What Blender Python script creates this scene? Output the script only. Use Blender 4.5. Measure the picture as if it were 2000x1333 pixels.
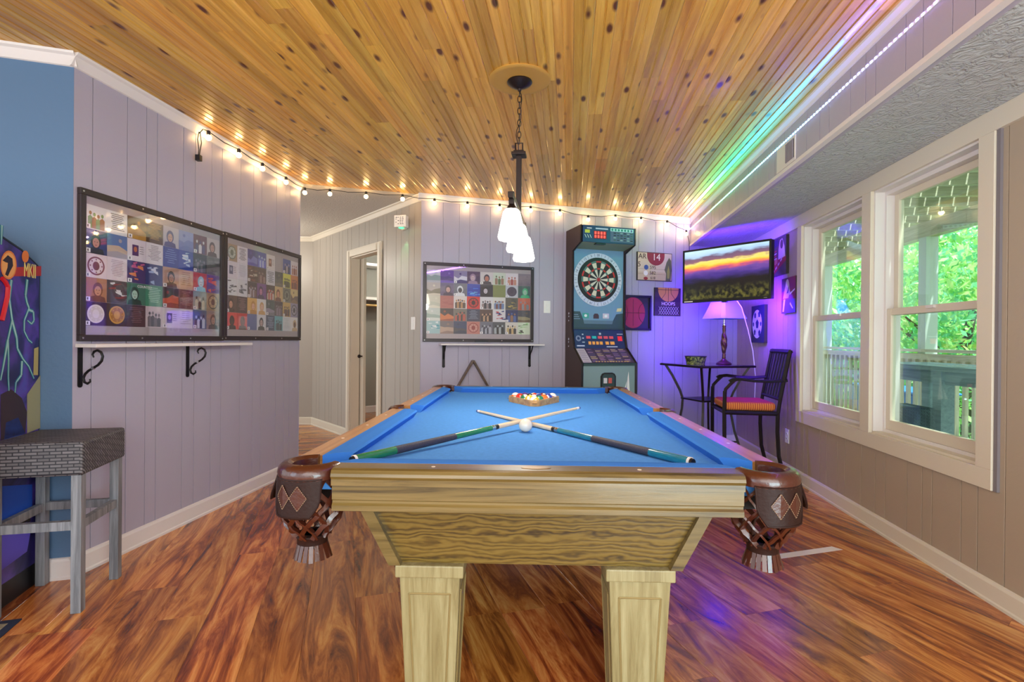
import bpy, math, random
from mathutils import Vector, Matrix
random.seed(7)
for o in list(bpy.data.objects): bpy.data.objects.remove(o)
SC = bpy.context.scene
COL = SC.collection
PI = math.pi
# ------------------------------------------------------------------ camera
F, PITCH, ROLL, EYE = 1016.52, -0.00297, 0.00844, 1.14
cf = Vector((0, math.cos(PITCH), math.sin(PITCH))); cr0 = Vector((1, 0, 0)); cu0 = cr0.cross(cf)
CR = math.cos(ROLL)*cr0 + math.sin(ROLL)*cu0
CU = -math.sin(ROLL)*cr0 + math.cos(ROLL)*cu0
cam = bpy.data.cameras.new('camera'); cam.sensor_width = 36; cam.lens = F/2000*36; cam.clip_start = .02
camo = bpy.data.objects.new('camera', cam); COL.objects.link(camo)
camo.matrix_world = Matrix(((CR.x, CU.x, -cf.x, 0), (CR.y, CU.y, -cf.y, 0), (CR.z, CU.z, -cf.z, EYE), (0, 0, 0, 1)))
SC.camera = camo
SC.view_settings.view_transform = 'Standard'; SC.view_settings.look = 'None'
SC.view_settings.gamma = 1; SC.view_settings.use_curve_mapping = False
SC.view_settings.exposure = 0.85
# ------------------------------------------------------------------ world, sun, large lights
w = bpy.data.worlds.new('sky'); SC.world = w; w.use_nodes = True
w.node_tree.nodes['Background'].inputs[0].default_value = (.86, .95, 1, 1)
w.node_tree.nodes['Background'].inputs[1].default_value = 1.15
def light(name, typ, loc, energy, color=(1, 1, 1), size=.1, size_y=None, aim=None, parent=None, spread=None):
    l = bpy.data.lights.new(name, typ); l.energy = energy; l.color = color
    if typ == 'AREA':
        l.size = size
        if size_y: l.shape = 'RECTANGLE'; l.size_y = size_y
        if spread: l.spread = spread
    elif typ == 'SUN': l.angle = size
    else: l.shadow_soft_size = size
    o = bpy.data.objects.new(name, l); COL.objects.link(o)
    if parent: o.parent = parent
    o.location = loc
    if aim is not None: o.rotation_euler = Vector(aim).to_track_quat('-Z', 'Y').to_euler()
    return o
light('sun_light', 'SUN', (4, -2, 8), 8.5, (1, .98, .92), .02, aim=(-.12, .38, -1))
light('fill_light', 'AREA', (.4, -1.3, 1.75), 34, (1, .93, .86), 3.2, 1.6, aim=(0, 1, -.08))  # broad warm fill added behind the camera, stands for no actual lamp
light('fill_light_low', 'AREA', (1.1, -.9, .55), 27, (.66, .92, 1), 1.4, .8, aim=(.12, 1, .55))  # cool upward fill added to brighten the soffit underside
light('room_light_cool', 'AREA', (-2.6, -.5, 1.3), 12, (.55, .78, 1), 1.2, 1.4, aim=(.15, 1, -.1))

# ------------------------------------------------------------------ helpers
def lin(c):
    return tuple(((x/255)/12.92 if x/255 <= .04045 else ((x/255+.055)/1.055)**2.4) for x in c[:3])
class MB:
    def __init__(s): s.v = []; s.f = []; s.m = []; s.c = []
    def add(s, vs, fs, m=0, c=None):
        b = len(s.v); s.v += [tuple(v) for v in vs]
        for f in fs: s.f.append(tuple(i+b for i in f)); s.m.append(m); s.c.append(c)
        return s
    def hexa(s, p, m=0, c=None):
        return s.add(p, [(3, 2, 1, 0), (4, 5, 6, 7), (0, 1, 5, 4), (1, 2, 6, 5), (2, 3, 7, 6), (3, 0, 4, 7)], m, c)
    def box(s, x0, x1, y0, y1, z0, z1, m=0, c=None):
        return s.hexa([(x0, y0, z0), (x1, y0, z0), (x1, y1, z0), (x0, y1, z0), (x0, y0, z1), (x1, y0, z1), (x1, y1, z1), (x0, y1, z1)], m, c)
    def cyl(s, p0, p1, r0, r1=None, n=12, m=0, c=None):
        p0 = Vector(p0); p1 = Vector(p1); r1 = r0 if r1 is None else r1
        d = (p1-p0).normalized(); a = d.orthogonal().normalized(); b = d.cross(a)
        vs = [p0+(a*math.cos(2*PI*i/n)+b*math.sin(2*PI*i/n))*r0 for i in range(n)]
        vs += [p1+(a*math.cos(2*PI*i/n)+b*math.sin(2*PI*i/n))*r1 for i in range(n)]
        fs = [(i, (i+1) % n, n+(i+1) % n, n+i) for i in range(n)] + [tuple(range(n-1, -1, -1)), tuple(range(n, 2*n))]
        return s.add(vs, fs, m, c)
    def tube(s, pts, r, n=6, m=0, c=None, closed=False, flat=1.0, up=None):
        pts = [Vector(p) for p in pts]; N = len(pts); rs = r if isinstance(r, (list, tuple)) else [r]*N
        vs = []; pa = None
        for i, p in enumerate(pts):
            if closed: t = pts[(i+1) % N]-pts[i-1]
            else: t = pts[min(i+1, N-1)]-pts[max(i-1, 0)]
            t.normalize()
            if up is not None: a = Vector(up).cross(t); a = a.normalized() if a.length > 1e-6 else t.orthogonal().normalized()
            elif pa is None: a = t.orthogonal().normalized()
            else:
                a = pa-t*pa.dot(t); a = a.normalized() if a.length > 1e-6 else t.orthogonal().normalized()
            pa = a; b = t.cross(a)
            vs += [p+(a*math.cos(2*PI*k/n+PI/n)+b*math.sin(2*PI*k/n+PI/n)*flat)*rs[i] for k in range(n)]
        fs = []
        for i in range(N if closed else N-1):
            j = (i+1) % N
            fs += [(i*n+k, i*n+(k+1) % n, j*n+(k+1) % n, j*n+k) for k in range(n)]
        if not closed: fs += [tuple(range(n-1, -1, -1)), tuple(range((N-1)*n, N*n))]
        return s.add(vs, fs, m, c)
    def lathe(s, prof, n=24, o=(0, 0, 0), m=0, c=None, sx=1, sy=1):
        vs = []
        for r, z in prof: vs += [(o[0]+r*math.cos(2*PI*k/n)*sx, o[1]+r*math.sin(2*PI*k/n)*sy, o[2]+z) for k in range(n)]
        fs = []
        for i in range(len(prof)-1): fs += [(i*n+k, i*n+(k+1) % n, (i+1)*n+(k+1) % n, (i+1)*n+k) for k in range(n)]
        fs += [tuple(range(n-1, -1, -1)), tuple(range((len(prof)-1)*n, len(prof)*n))]
        return s.add(vs, fs, m, c)
    def sphere(s, o, r, nu=16, nv=8, m=0, c=None, sz=1):
        return s.lathe([(max(r*math.sin(PI*i/nv), 1e-5), -r*sz*math.cos(PI*i/nv)) for i in range(nv+1)], nu, o, m, c)
    def prism(s, poly, f, d0, d1, m=0, c=None):          # f(a,b,d) -> xyz
        n = len(poly); vs = [f(a, b, d0) for a, b in poly]+[f(a, b, d1) for a, b in poly]
        fs = [(i, (i+1) % n, n+(i+1) % n, n+i) for i in range(n)]+[tuple(range(n-1, -1, -1)), tuple(range(n, 2*n))]
        return s.add(vs, fs, m, c)
    def flat(s, poly, f, d, m=0, c=None):
        return s.add([f(a, b, d) for a, b in poly], [tuple(range(len(poly)))], m, c)
    def mesh(s, name, mats):
        me = bpy.data.meshes.new(name); me.from_pydata(s.v, [], s.f)
        for x in (mats if isinstance(mats, (list, tuple)) else [mats]): me.materials.append(x)
        me.polygons.foreach_set('material_index', s.m)
        if any(c is not None for c in s.c):
            at = me.color_attributes.new('Col', 'FLOAT_COLOR', 'CORNER'); buf = []
            for f, c in zip(s.f, s.c): buf += (list(lin(c or (128, 128, 128)))+[1.0])*len(f)
            at.data.foreach_set('color', buf)
        return me
    def build(s, name, mats, parent=None, loc=(0, 0, 0), rot=(0, 0, 0), bevel=0, smooth=False, kind=None, label=None, cat=None, group=None, bseg=2):
        me = s.mesh(name, mats); me.update()
        if smooth:
            me.polygons.foreach_set('use_smooth', [True]*len(me.polygons)); me.set_sharp_from_angle(angle=math.radians(40))
        o = bpy.data.objects.new(name, me); COL.objects.link(o)
        if parent: o.parent = parent
        o.location = loc; o.rotation_euler = rot
        if bevel:
            b = o.modifiers.new('bevel', 'BEVEL'); b.width = bevel; b.segments = bseg; b.limit_method = 'ANGLE'
        for k, v in (('kind', kind), ('label', label), ('category', cat), ('group', group)):
            if v: o[k] = v
        return o
def thing(name, label, cat, loc=(0, 0, 0), rotz=0, group=None, kind=None):
    o = bpy.data.objects.new(name, None); COL.objects.link(o); o.empty_display_size = .05
    o.location = loc; o.rotation_euler = (0, 0, rotz)
    if label: o['label'] = label
    if cat: o['category'] = cat
    if group: o['group'] = group
    if kind: o['kind'] = kind
    return o
def inst(ob, parent, loc, rot=(0, 0, 0), scale=None):
    c = ob.copy(); COL.objects.link(c); c.parent = parent; c.location = loc; c.rotation_euler = rot
    if scale: c.scale = scale
    return c
def XZ(a, b, d): return (a, d, b)       # polygon in a wall plane, d = y
def XY(a, b, d): return (a, b, d)
def YZ(a, b, d): return (d, a, b)
def ell(cx, cy, rx, ry, n=16, a0=0, a1=2*PI): return [(cx+rx*math.cos(a0+(a1-a0)*i/n), cy+ry*math.sin(a0+(a1-a0)*i/n)) for i in range(n)]
def textpoly(body, size, extrude=.0006, align='CENTER'):
    cu = bpy.data.curves.new('text', 'FONT'); cu.body = body; cu.size = size; cu.extrude = extrude; cu.align_x = align; cu.align_y = 'CENTER'; cu.resolution_u = 3
    t = bpy.data.objects.new('text', cu); me = bpy.data.meshes.new_from_object(t)
    bpy.data.objects.remove(t); bpy.data.curves.remove(cu); return me
def text(body, size, mat, parent, loc, rot=(PI/2, 0, 0), extrude=.0006, align='CENTER', sx=1):
    me = textpoly(body, size, extrude, align); me.materials.clear(); me.materials.append(mat)
    o = bpy.data.objects.new('lettering', me); COL.objects.link(o); o.parent = parent; o.location = loc; o.rotation_euler = rot; o.scale = (sx, 1, 1)
    return o

# ------------------------------------------------------------------ materials
def nodes(name):
    m = bpy.data.materials.new(name); m.use_nodes = True; nt = m.node_tree
    return m, nt, nt.nodes['Principled BSDF']
def mat(name, col, rough=.5, metal=0, emit=None, es=0, coat=0, noise=None, bump=None, spec=.5, trans=0, sub=0):
    m, nt, b = nodes(name); c = lin(col)+(1,)
    b.inputs['Base Color'].default_value = c; b.inputs['Roughness'].default_value = rough; b.inputs['Metallic'].default_value = metal
    b.inputs['Coat Weight'].default_value = coat; b.inputs['Specular IOR Level'].default_value = spec
    if emit: b.inputs['Emission Color'].default_value = lin(emit)+(1,); b.inputs['Emission Strength'].default_value = es
    if trans: b.inputs['Transmission Weight'].default_value = trans
    if noise or bump:
        tc = nt.nodes.new('ShaderNodeTexCoord')
    if noise:
        sc, am, st = noise
        mp = nt.nodes.new('ShaderNodeMapping'); mp.inputs['Scale'].default_value = st; nt.links.new(tc.outputs['Object'], mp.inputs[0])
        n = nt.nodes.new('ShaderNodeTexNoise'); n.inputs['Scale'].default_value = sc; n.inputs['Detail'].default_value = 5; nt.links.new(mp.outputs[0], n.inputs['Vector'])
        r = nt.nodes.new('ShaderNodeValToRGB'); r.color_ramp.elements[0].position = .3; r.color_ramp.elements[1].position = .7
        r.color_ramp.elements[0].color = tuple(max(0, x*(1-am)) for x in c[:3])+(1,); r.color_ramp.elements[1].color = tuple(min(1, x*(1+am)) for x in c[:3])+(1,)
        nt.links.new(n.outputs['Fac'], r.inputs[0]); nt.links.new(r.outputs[0], b.inputs['Base Color'])
    if bump:
        sc, stg = bump[:2]; n = nt.nodes.new('ShaderNodeTexNoise'); n.inputs['Scale'].default_value = sc; n.inputs['Detail'].default_value = 4
        if len(bump) > 2: n.inputs['Distortion'].default_value = bump[2]
        nt.links.new(tc.outputs['Object'], n.inputs['Vector'])
        bp = nt.nodes.new('ShaderNodeBump'); bp.inputs['Strength'].default_value = stg; bp.inputs['Distance'].default_value = .02
        nt.links.new(n.outputs['Fac'], bp.inputs['Height']); nt.links.new(bp.outputs[0], b.inputs['Normal'])
    return m
def wood(name, cols, along=0, stretch=(1.2, 16, 16), scale=1.0, dist=1.2, rough=.4, coat=0, rnd=.25, rndhue=.0, knots=None, spec=.5, pos=(.25, .45, .6, .78), rings=None):
    """grain stretched along one local axis; per-object random offset and value"""
    m, nt, b = nodes(name); N = nt.nodes.new; L = nt.links.new
    tc = N('ShaderNodeTexCoord'); oi = N('ShaderNodeObjectInfo')
    off = N('ShaderNodeVectorMath'); off.operation = 'MULTIPLY_ADD'
    cb = N('ShaderNodeCombineXYZ')
    for i in range(3): L(oi.outputs['Random'], cb.inputs[i])
    L(cb.outputs[0], off.inputs[0]); off.inputs[1].default_value = (37, 53, 71); L(tc.outputs['Object'], off.inputs[2])
    mp = N('ShaderNodeMapping'); st = list(stretch); st = [st[(i-along) % 3] for i in range(3)]; mp.inputs['Scale'].default_value = st
    L(off.outputs[0], mp.inputs[0])
    n1 = N('ShaderNodeTexNoise'); n1.inputs['Scale'].default_value = scale; n1.inputs['Detail'].default_value = 10; n1.inputs['Distortion'].default_value = dist; n1.inputs['Roughness'].default_value = .68
    L(mp.outputs[0], n1.inputs['Vector'])
    src = n1.outputs['Fac']
    if rings:
        wv = N('ShaderNodeTexWave'); wv.bands_direction = 'Z' if along != 2 else 'X'; wv.inputs['Scale'].default_value = rings[0]; wv.inputs['Distortion'].default_value = rings[1]
        wv.inputs['Detail'].default_value = 3; wv.inputs['Detail Scale'].default_value = rings[2]
        mp2 = N('ShaderNodeMapping'); s2 = [rings[3], 1, 1]; mp2.inputs['Scale'].default_value = [s2[(i-along) % 3] for i in range(3)]
        L(off.outputs[0], mp2.inputs[0]); L(mp2.outputs[0], wv.inputs['Vector'])
        mx = N('ShaderNodeMix'); mx.inputs[0].default_value = rings[4]; L(src, mx.inputs[2]); L(wv.outputs['Fac'], mx.inputs[3]); src = mx.outputs[0]
    r = N('ShaderNodeValToRGB'); e = r.color_ramp.elements
    while len(e) < len(cols): e.new(.5)
    for i, c in enumerate(cols): e[i].position = pos[i]; e[i].color = lin(c)+(1,)
    L(src, r.inputs[0]); out = r.outputs[0]
    hs = N('ShaderNodeHueSaturation')
    mr = N('ShaderNodeMapRange'); mr.inputs[3].default_value = 1-rnd; mr.inputs[4].default_value = 1+rnd; L(oi.outputs['Random'], mr.inputs[0]); L(mr.outputs[0], hs.inputs['Value'])
    if rndhue:
        mh = N('ShaderNodeMath'); mh.operation = 'MULTIPLY_ADD'; mh.inputs[1].default_value = 7.13; mh.inputs[2].default_value = 0; L(oi.outputs['Random'], mh.inputs[0])
        fr = N('ShaderNodeMath'); fr.operation = 'FRACT'; L(mh.outputs[0], fr.inputs[0])
        m2 = N('ShaderNodeMapRange'); m2.inputs[3].default_value = .5-rndhue; m2.inputs[4].default_value = .5+rndhue; L(fr.outputs[0], m2.inputs[0]); L(m2.outputs[0], hs.inputs['Hue'])
    L(out, hs.inputs['Color']); out = hs.outputs[0]
    if knots:
        v = N('ShaderNodeTexVoronoi'); v.inputs['Scale'].default_value = 1; v.inputs['Randomness'].default_value = 1
        mk = N('ShaderNodeMapping'); sk = knots[0]; mk.inputs['Scale'].default_value = [sk[(i-along) % 3] for i in range(3)]
        L(off.outputs[0], mk.inputs[0]); L(mk.outputs[0], v.inputs['Vector'])
        rk = N('ShaderNodeValToRGB'); rk.color_ramp.elements[0].position = knots[1]; rk.color_ramp.elements[1].position = knots[2]
        rk.color_ramp.elements[0].color = (1, 1, 1, 1); rk.color_ramp.elements[1].color = (0, 0, 0, 1); L(v.outputs['Distance'], rk.inputs[0])
        mk2 = N('ShaderNodeMix'); mk2.data_type = 'RGBA'; mk2.inputs[7].default_value = lin(knots[3])+(1,)
        L(rk.outputs[0], mk2.inputs[0]); L(out, mk2.inputs[6]); out = mk2.outputs[2]
    L(out, b.inputs['Base Color']); b.inputs['Roughness'].default_value = rough; b.inputs['Coat Weight'].default_value = coat; b.inputs['Coat Roughness'].default_value = .12
    b.inputs['Specular IOR Level'].default_value = spec
    bp = N('ShaderNodeBump'); bp.inputs['Strength'].default_value = .08; bp.inputs['Distance'].default_value = .01; L(src, bp.inputs['Height']); L(bp.outputs[0], b.inputs['Normal'])
    return m
def printed(name, rough=.5, coat=0):
    m, nt, b = nodes(name); a = nt.nodes.new('ShaderNodeVertexColor'); a.layer_name = 'Col'
    nt.links.new(a.outputs[0], b.inputs['Base Color']); b.inputs['Roughness'].default_value = rough; b.inputs['Coat Weight'].default_value = coat
    return m
def glassy(name, tint, gloss=.08, rough=.02):
    m = bpy.data.materials.new(name); m.use_nodes = True; nt = m.node_tree; nt.nodes.clear()
    o = nt.nodes.new('ShaderNodeOutputMaterial'); t = nt.nodes.new('ShaderNodeBsdfTransparent'); t.inputs[0].default_value = tint+(1,)
    g = nt.nodes.new('ShaderNodeBsdfGlossy'); g.inputs['Roughness'].default_value = rough
    fr = nt.nodes.new('ShaderNodeLayerWeight'); fr.inputs[0].default_value = .25
    mr = nt.nodes.new('ShaderNodeMapRange'); mr.inputs[3].default_value = gloss; mr.inputs[4].default_value = .32
    nt.links.new(fr.outputs['Fresnel'], mr.inputs[0])
    mx = nt.nodes.new('ShaderNodeMixShader'); nt.links.new(mr.outputs[0], mx.inputs[0]); nt.links.new(t.outputs[0], mx.inputs[1]); nt.links.new(g.outputs[0], mx.inputs[2])
    nt.links.new(mx.outputs[0], o.inputs[0]); return m
M = {}
M['wall'] = mat('greige_panel_paint', (172, 166, 182), .38, noise=(1.5, .05, (1, 1, .25)), bump=(60, .04))
M['bluewall'] = mat('slate_blue_paint', (84, 114, 148), .5, bump=(50, .05))
M['rightwall'] = mat('taupe_panel_paint', (170, 152, 132), .42, bump=(50, .04))
M['hallwall'] = mat('hall_panel_paint', (166, 156, 144), .4, bump=(50, .04))
M['trim'] = mat('white_trim_paint', (222, 214, 210), .4)
M['cream'] = mat('cream_trim_paint', (214, 202, 182), .42)
M['soffit'] = mat('stomped_plaster', (186, 190, 190), .8, bump=(16, 1.0, 3))
M['hallceil'] = mat('textured_plaster', (196, 190, 180), .85, bump=(30, .5, 2))
M['pine'] = wood('pine_board', [(162, 108, 34), (198, 144, 52), (218, 168, 72), (230, 186, 96)], 0, (1.1, 22, 22), 1, .9, .34, .35, .22, .007,
                 knots=((5.0, 13, 0), .11, .23, (92, 44, 14)))
M['floor'] = wood('laminate_plank', [(88, 40, 18), (150, 80, 34), (196, 120, 54), (226, 164, 88)], 0, (1.1, 9, 9), 1.1, 1.8, .24, .22, .2, .01, pos=(.34, .45, .54, .66))
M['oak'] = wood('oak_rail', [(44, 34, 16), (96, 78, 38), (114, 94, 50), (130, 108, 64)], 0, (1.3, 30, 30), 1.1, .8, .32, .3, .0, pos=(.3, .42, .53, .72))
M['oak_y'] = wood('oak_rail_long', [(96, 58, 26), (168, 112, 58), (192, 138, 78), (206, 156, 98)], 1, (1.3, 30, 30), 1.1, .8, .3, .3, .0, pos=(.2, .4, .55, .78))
M['oakskirt'] = wood('oak_skirt', [(46, 32, 10), (94, 72, 24), (112, 88, 34), (126, 102, 46)], 0, (.9, 26, 26), 1, .9, .36, .2, .0, pos=(.25, .4, .55, .8), rings=(22, 14, 1.1, .3, .3))
M['oakleg'] = wood('pale_oak_leg', [(108, 92, 54), (142, 128, 86), (160, 148, 106), (174, 164, 126)], 2, (2, 40, 40), 1, .6, .42, .1, .0)
M['felt'] = mat('blue_felt', (82, 146, 220), .95, noise=(60, .06, (1, 1, 1)), bump=(400, .1), spec=.1)
M['feltdark'] = mat('blue_cushion_felt', (62, 128, 214), .95, bump=(400, .1), spec=.1)
M['leather'] = mat('brown_leather', (72, 31, 19), .28, coat=.5, bump=(90, .1))
M['leatherd'] = mat('dark_leather', (42, 20, 14), .55, spec=.25, bump=(90, .1))
M['stitch'] = mat('stitch_thread', (170, 140, 110), .6)
M['black'] = mat('black_plastic', (16, 15, 18), .4)
M['blackm'] = mat('black_iron', (22, 20, 20), .45, .4)
M['bronze'] = mat('bronze_metal', (46, 36, 34), .4, .6)
M['frame'] = mat('dark_brown_frame', (46, 34, 34), .4)
M['boardmat'] = mat('grey_mat_board', (172, 160, 164), .7)
M['print'] = printed('card_print', .45, .3)
M['printm'] = printed('matte_print', .55)
M['pane'] = glassy('display_glass', (1, 1, 1), .05, .03)
M['wpane'] = glassy('window_glass', (.9, .995, .975), .04, .01)
M['white'] = mat('white_plastic', (232, 230, 226), .4)
M['screw'] = mat('screw_metal', (190, 188, 190), .3, .9)
M['chrome'] = mat('chrome', (200, 200, 205), .15, 1)

# ------------------------------------------------------------------ room geometry
YA, YB = .1115, .3054
nA = Vector((math.cos(YA), -math.sin(YA), 0)); dA = Vector((math.sin(YA), math.cos(YA), 0))
nB = Vector((-math.sin(YB), math.cos(YB), 0)); dB = Vector((math.cos(YB), math.sin(YB), 0))
cL, cR, cS, cB, cU, HC, HS = -2.3259, 1.8496, 1.2836, 4.7818, 2.9538, 2.4583, 2.1668
hall_a = Vector((-2.62, 6.83, 0)); HALLANG = math.radians(-49.152)
FR = {'B': (nB*cB, YB), 'U': (nB*cU, YB), 'L': (nA*cL, PI/2-YA), 'R': (nA*cR, -PI/2-YA), 'S': (nA*cS, -PI/2-YA), 'H': (hall_a, HALLANG)}
def on(fr, x, y=0, z=0):
    o, a = FR[fr]; return o+Vector((math.cos(a), math.sin(a), 0))*x+Vector((-math.sin(a), math.cos(a), 0))*y+Vector((0, 0, z))
def wthing(name, label, cat, fr, x, z=0, y=0, group=None, kind=None): return thing(name, label, cat, on(fr, x, y, z), FR[fr][1], group, kind)
def ray(px, py): return CR*((px-1000)/F)+CU*((666.5-py)/F)+cf
def atz(px, py, z): d = ray(px, py); return d*((z-EYE)/d.z)+Vector((0, 0, EYE))
def aty(px, py, y): d = ray(px, py); return d*(y/d.y)+Vector((0, 0, EYE))

light('hall_fill', 'POINT', (-3.1, 6.0, 2.1), 13, (1, .93, .8), .12)  # unseen point light added to brighten the hallway, has no fixture
light('closet_fill', 'POINT', hall_a+Vector((math.cos(HALLANG), math.sin(HALLANG), 0))*.5+Vector((-math.sin(HALLANG), math.cos(HALLANG), 0))*1.3+Vector((0, 0, 2.25)), 22, (1, .94, .84), .1)  # added fill inside the closet, which is too dark without it
# ---- floor planks, running square to the back wall
fl = thing('floor', 'glossy streaked brown laminate plank floor', None, (0, 0, 0), 0, None, 'structure')
b = MB(); b.box(-5, 2.15, -2.2, 8.8, -.1, -.012); b.build('subfloor', M['floor'], fl)
PW, PLEN = .193, 1.29
Zr = .0015
PPROF = [(0, -.011), (0, -.0012), (.0012, 0), (PW-.0014, 0), (PW-.0002, -.0012), (PW-.0002, -.011)]
bb = -4.4
while bb < 4.4:
    t = .2-random.choice([0, .32, .64, .97])-.1*random.random()
    while t < 8.4:
        t0, t1 = max(t, .2), t+PLEN; t += PLEN
        prof = PPROF
        vs0, vs1 = [], []
        for u, z in prof:
            bu = bb+u; lo = (.9141*bu-(cR+.06))/.4055
            hi = cB+.06 if bb > .6 else cB
            a0, a1 = max(t0, lo), min(t1-.0008, hi)
            if a1 < a0: a1 = a0
            vs0.append((a0, u, z)); vs1.append((a1, u, z))
        if max(q[0]-p[0] for p, q in zip(vs0, vs1)) < .05: continue
        cen = dB*(bb+PW/2)+nB*((vs0[2][0]+vs1[2][0])/2)
        if nA.dot(cen) < cL-.25 and nB.dot(cen) < cB and nB.dot(cen) > cU+.2: continue
        if nB.dot(cen) > cU+.3 and cen.x < -3.6: continue
        m0 = vs0[2][0]; o = dB*bb+nB*m0
        P = MB(); n = len(prof)
        vv = [(p[0]-m0, -p[1], p[2]) for p in vs0]+[(p[0]-m0, -p[1], p[2]) for p in vs1]
        P.add(vv, [(i, i+1, n+i+1, n+i) for i in range(n-1)]+[tuple(range(n-1, -1, -1)), tuple(range(n, 2*n))])
        P.build('plank', M['floor'], fl, o, (0, 0, PI/2+YB))
    bb += PW
tt = cB                                           # hallway planks run the other way
while tt < 8.3:
    x = -4.6-random.random()*1.2
    while x < .9:
        x0, x1 = max(x, -4.6), min(x+PLEN, .9); x += PLEN
        if x1-x0 < .06 or x1 < -3.4: continue
        P = MB(); P.prism([(a, c) for a, c in PPROF], lambda a, c, d: (d, a, c), 0, x1-x0-.0008); P.build('plank', M['floor'], fl, dB*x0+nB*tt, (0, 0, YB))
    tt += PW
# ---- pine ceiling
ce = thing('ceiling', 'beaded tongue and groove pine board ceiling', None, (0, 0, HC), 0, None, 'structure')
b = MB(); b.box(-5, 2.4, -2.2, 8.8, .013, .08); b.build('ceiling_deck', M['hallceil'], ce)
BW = .0855
u = cS-BW*.98
while u > -4.1:
    s = -.6-random.random()*1.2
    while s < 6.2:
        ln = random.choice([1.1, 1.5, 1.9, 2.4]); s0, s1 = max(s, -.6), s+ln; s += ln
        prof = [(0, .012), (0, .003), (.004, 0), (.036, 0), (.0385, .0028), (.041, 0), (.0435, .0028), (.046, 0), (BW-.004, 0), (BW-.0004, .003), (BW-.0004, .012)]
        lim = cB+.01 if u > cL-.02 else cU
        a = []; c = []
        for q, z in prof:
            uu = u+q; end = (lim-uu*nB.dot(nA))/nB.dot(dA)
            a.append((s0, q, z)); c.append((max(s0, min(s1-.0006, end)), q, z))
        if max(q[0]-p[0] for p, q in zip(a, c)) < .04: continue
        o = nA*u+dA*s0; n = len(prof); P = MB()
        P.add([(p[0]-s0, -p[1], p[2]) for p in a]+[(p[0]-s0, -p[1], p[2]) for p in c], [(i, n+i, n+i+1, i+1) for i in range(n-1)]+[tuple(range(n)), tuple(range(2*n-1, n-1, -1))])
        P.build('ceiling_board', M['pine'], ce, o, (0, 0, PI/2-YA))
    u -= BW
b = MB(); q = [nB*(cB+.012)+dB*-3.4, nB*(cB+.012)+dB*.72, nB*8.4+dB*.72, nB*8.4+dB*-4.2]
b.add([tuple(p) for p in q]+[(p.x, p.y, .012) for p in q], [(0, 1, 2, 3), (7, 6, 5, 4), (0, 4, 5, 1), (1, 5, 6, 2), (2, 6, 7, 3), (3, 7, 4, 0)])
b.build('hall_ceiling', M['hallceil'], ce)
# ---- walls with grooved panels
SP = [.1, .2, .15, .1, .2, .125, .075, .2, .1, .15]
def panels(fr, par, x0, x1, z0, z1, mt, first=0, holes=()):
    """vertical panel strips between grooves; holes = (hx0,hx1,hz0,hz1)"""
    x = x0; i = first
    while x < x1-.01:
        e = min(x+SP[i % len(SP)], x1); i += 1
        segs = [(z0, z1)]
        for hx0, hx1, hz0, hz1 in holes:
            if e > hx0+.01 and x < hx1-.01:
                segs = [sg for a, c in segs for sg in ((a, min(c, hz0)), (max(a, hz1), c)) if sg[1]-sg[0] > .02]
        for a, c in segs:
            g = .0022; P = MB(); h = c-a
            P.prism([(g, .006), (g, .0006), (g+.0006, 0), (e-x-g-.0006, 0), (e-x-g, .0006), (e-x-g, .006)], lambda p, q, d: (p, q, d), 0, h)
            P.build('panel', mt, par, (x, 0, a))
        x = e
def wall(name, label, fr, x0, x1, mt, z1=HC, holes=(), first=0, th=.12, pan=True, z0=0):
    o = wthing(name, label, None, fr, 0, 0, 0, None, 'structure')
    b = MB(); xs = sorted({x0, x1}|{v for h in holes for v in h[:2]})
    for a, c in zip(xs, xs[1:]):
        zz = [(z0, z1)]
        for h in holes:
            if a >= h[0]-1e-6 and c <= h[1]+1e-6: zz = [(z0, h[2]), (h[3], z1)]
        for p, q in zz:
            if q-p > .001: b.box(a, c, .006 if pan else 0, th, p, q)
    b.build('wall_core', mt, o)
    if pan: panels(fr, o, x0, x1, z0, z1, mt, first, holes)
    return o
wl = wall('wall_left', 'lilac grey grooved panel wall', 'L', 2.20, 4.25, M['wall'], th=.1, first=3)
wb = wall('wall_back', 'lilac grey grooved panel wall at the room end', 'B', .632, 4.24, M['wall'], first=1)
WH = [(-4.40, -3.53, .585, 2.07), (-3.43, -2.58, .585, 2.07)]
wr = wall('wall_right', 'taupe grooved panel wall with the windows', 'R', -6.09, .8, M['rightwall'], HS, WH, first=4, th=.14)
wbl = wall('wall_side', 'slate blue painted wall behind the arcade cabinet', 'U', -3.4, -1.235, M['bluewall'], pan=False, th=.1)
DOOR = [(1.195, 1.88, 0, 2.06)]
wh = wall('wall_hall', 'taupe grooved panel hallway wall', 'H', 0, 2.74, M['hallwall'], HC, DOOR, first=2, th=.1)
FR['E'] = (hall_a, .02)
we = wall('wall_hall_end', 'pale panel wall at the end of the hallway', 'E', -2.0, 0, M['hallwall'], pan=False, th=.1)
# closet behind the hall door
hd = Vector((math.cos(HALLANG), math.sin(HALLANG), 0)); hn = Vector((-math.sin(HALLANG), math.cos(HALLANG), 0))
FR['C'] = (hall_a+hd*-.62, HALLANG+PI/2)      # wall of the closet seen through the door, x runs away from the hall
wc = wall('wall_closet', 'grey green closet wall with shelves', 'C', .1, 2.6, mat('closet_paint', (150, 150, 142), .7), pan=False, th=.08)
FR['D'] = (hall_a+hd*-.62+hn*2.4, HALLANG)
wall('wall_closet_rear', 'grey closet end wall', 'D', 0, 3.2, M['hallwall'], pan=False, th=.08)
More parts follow.
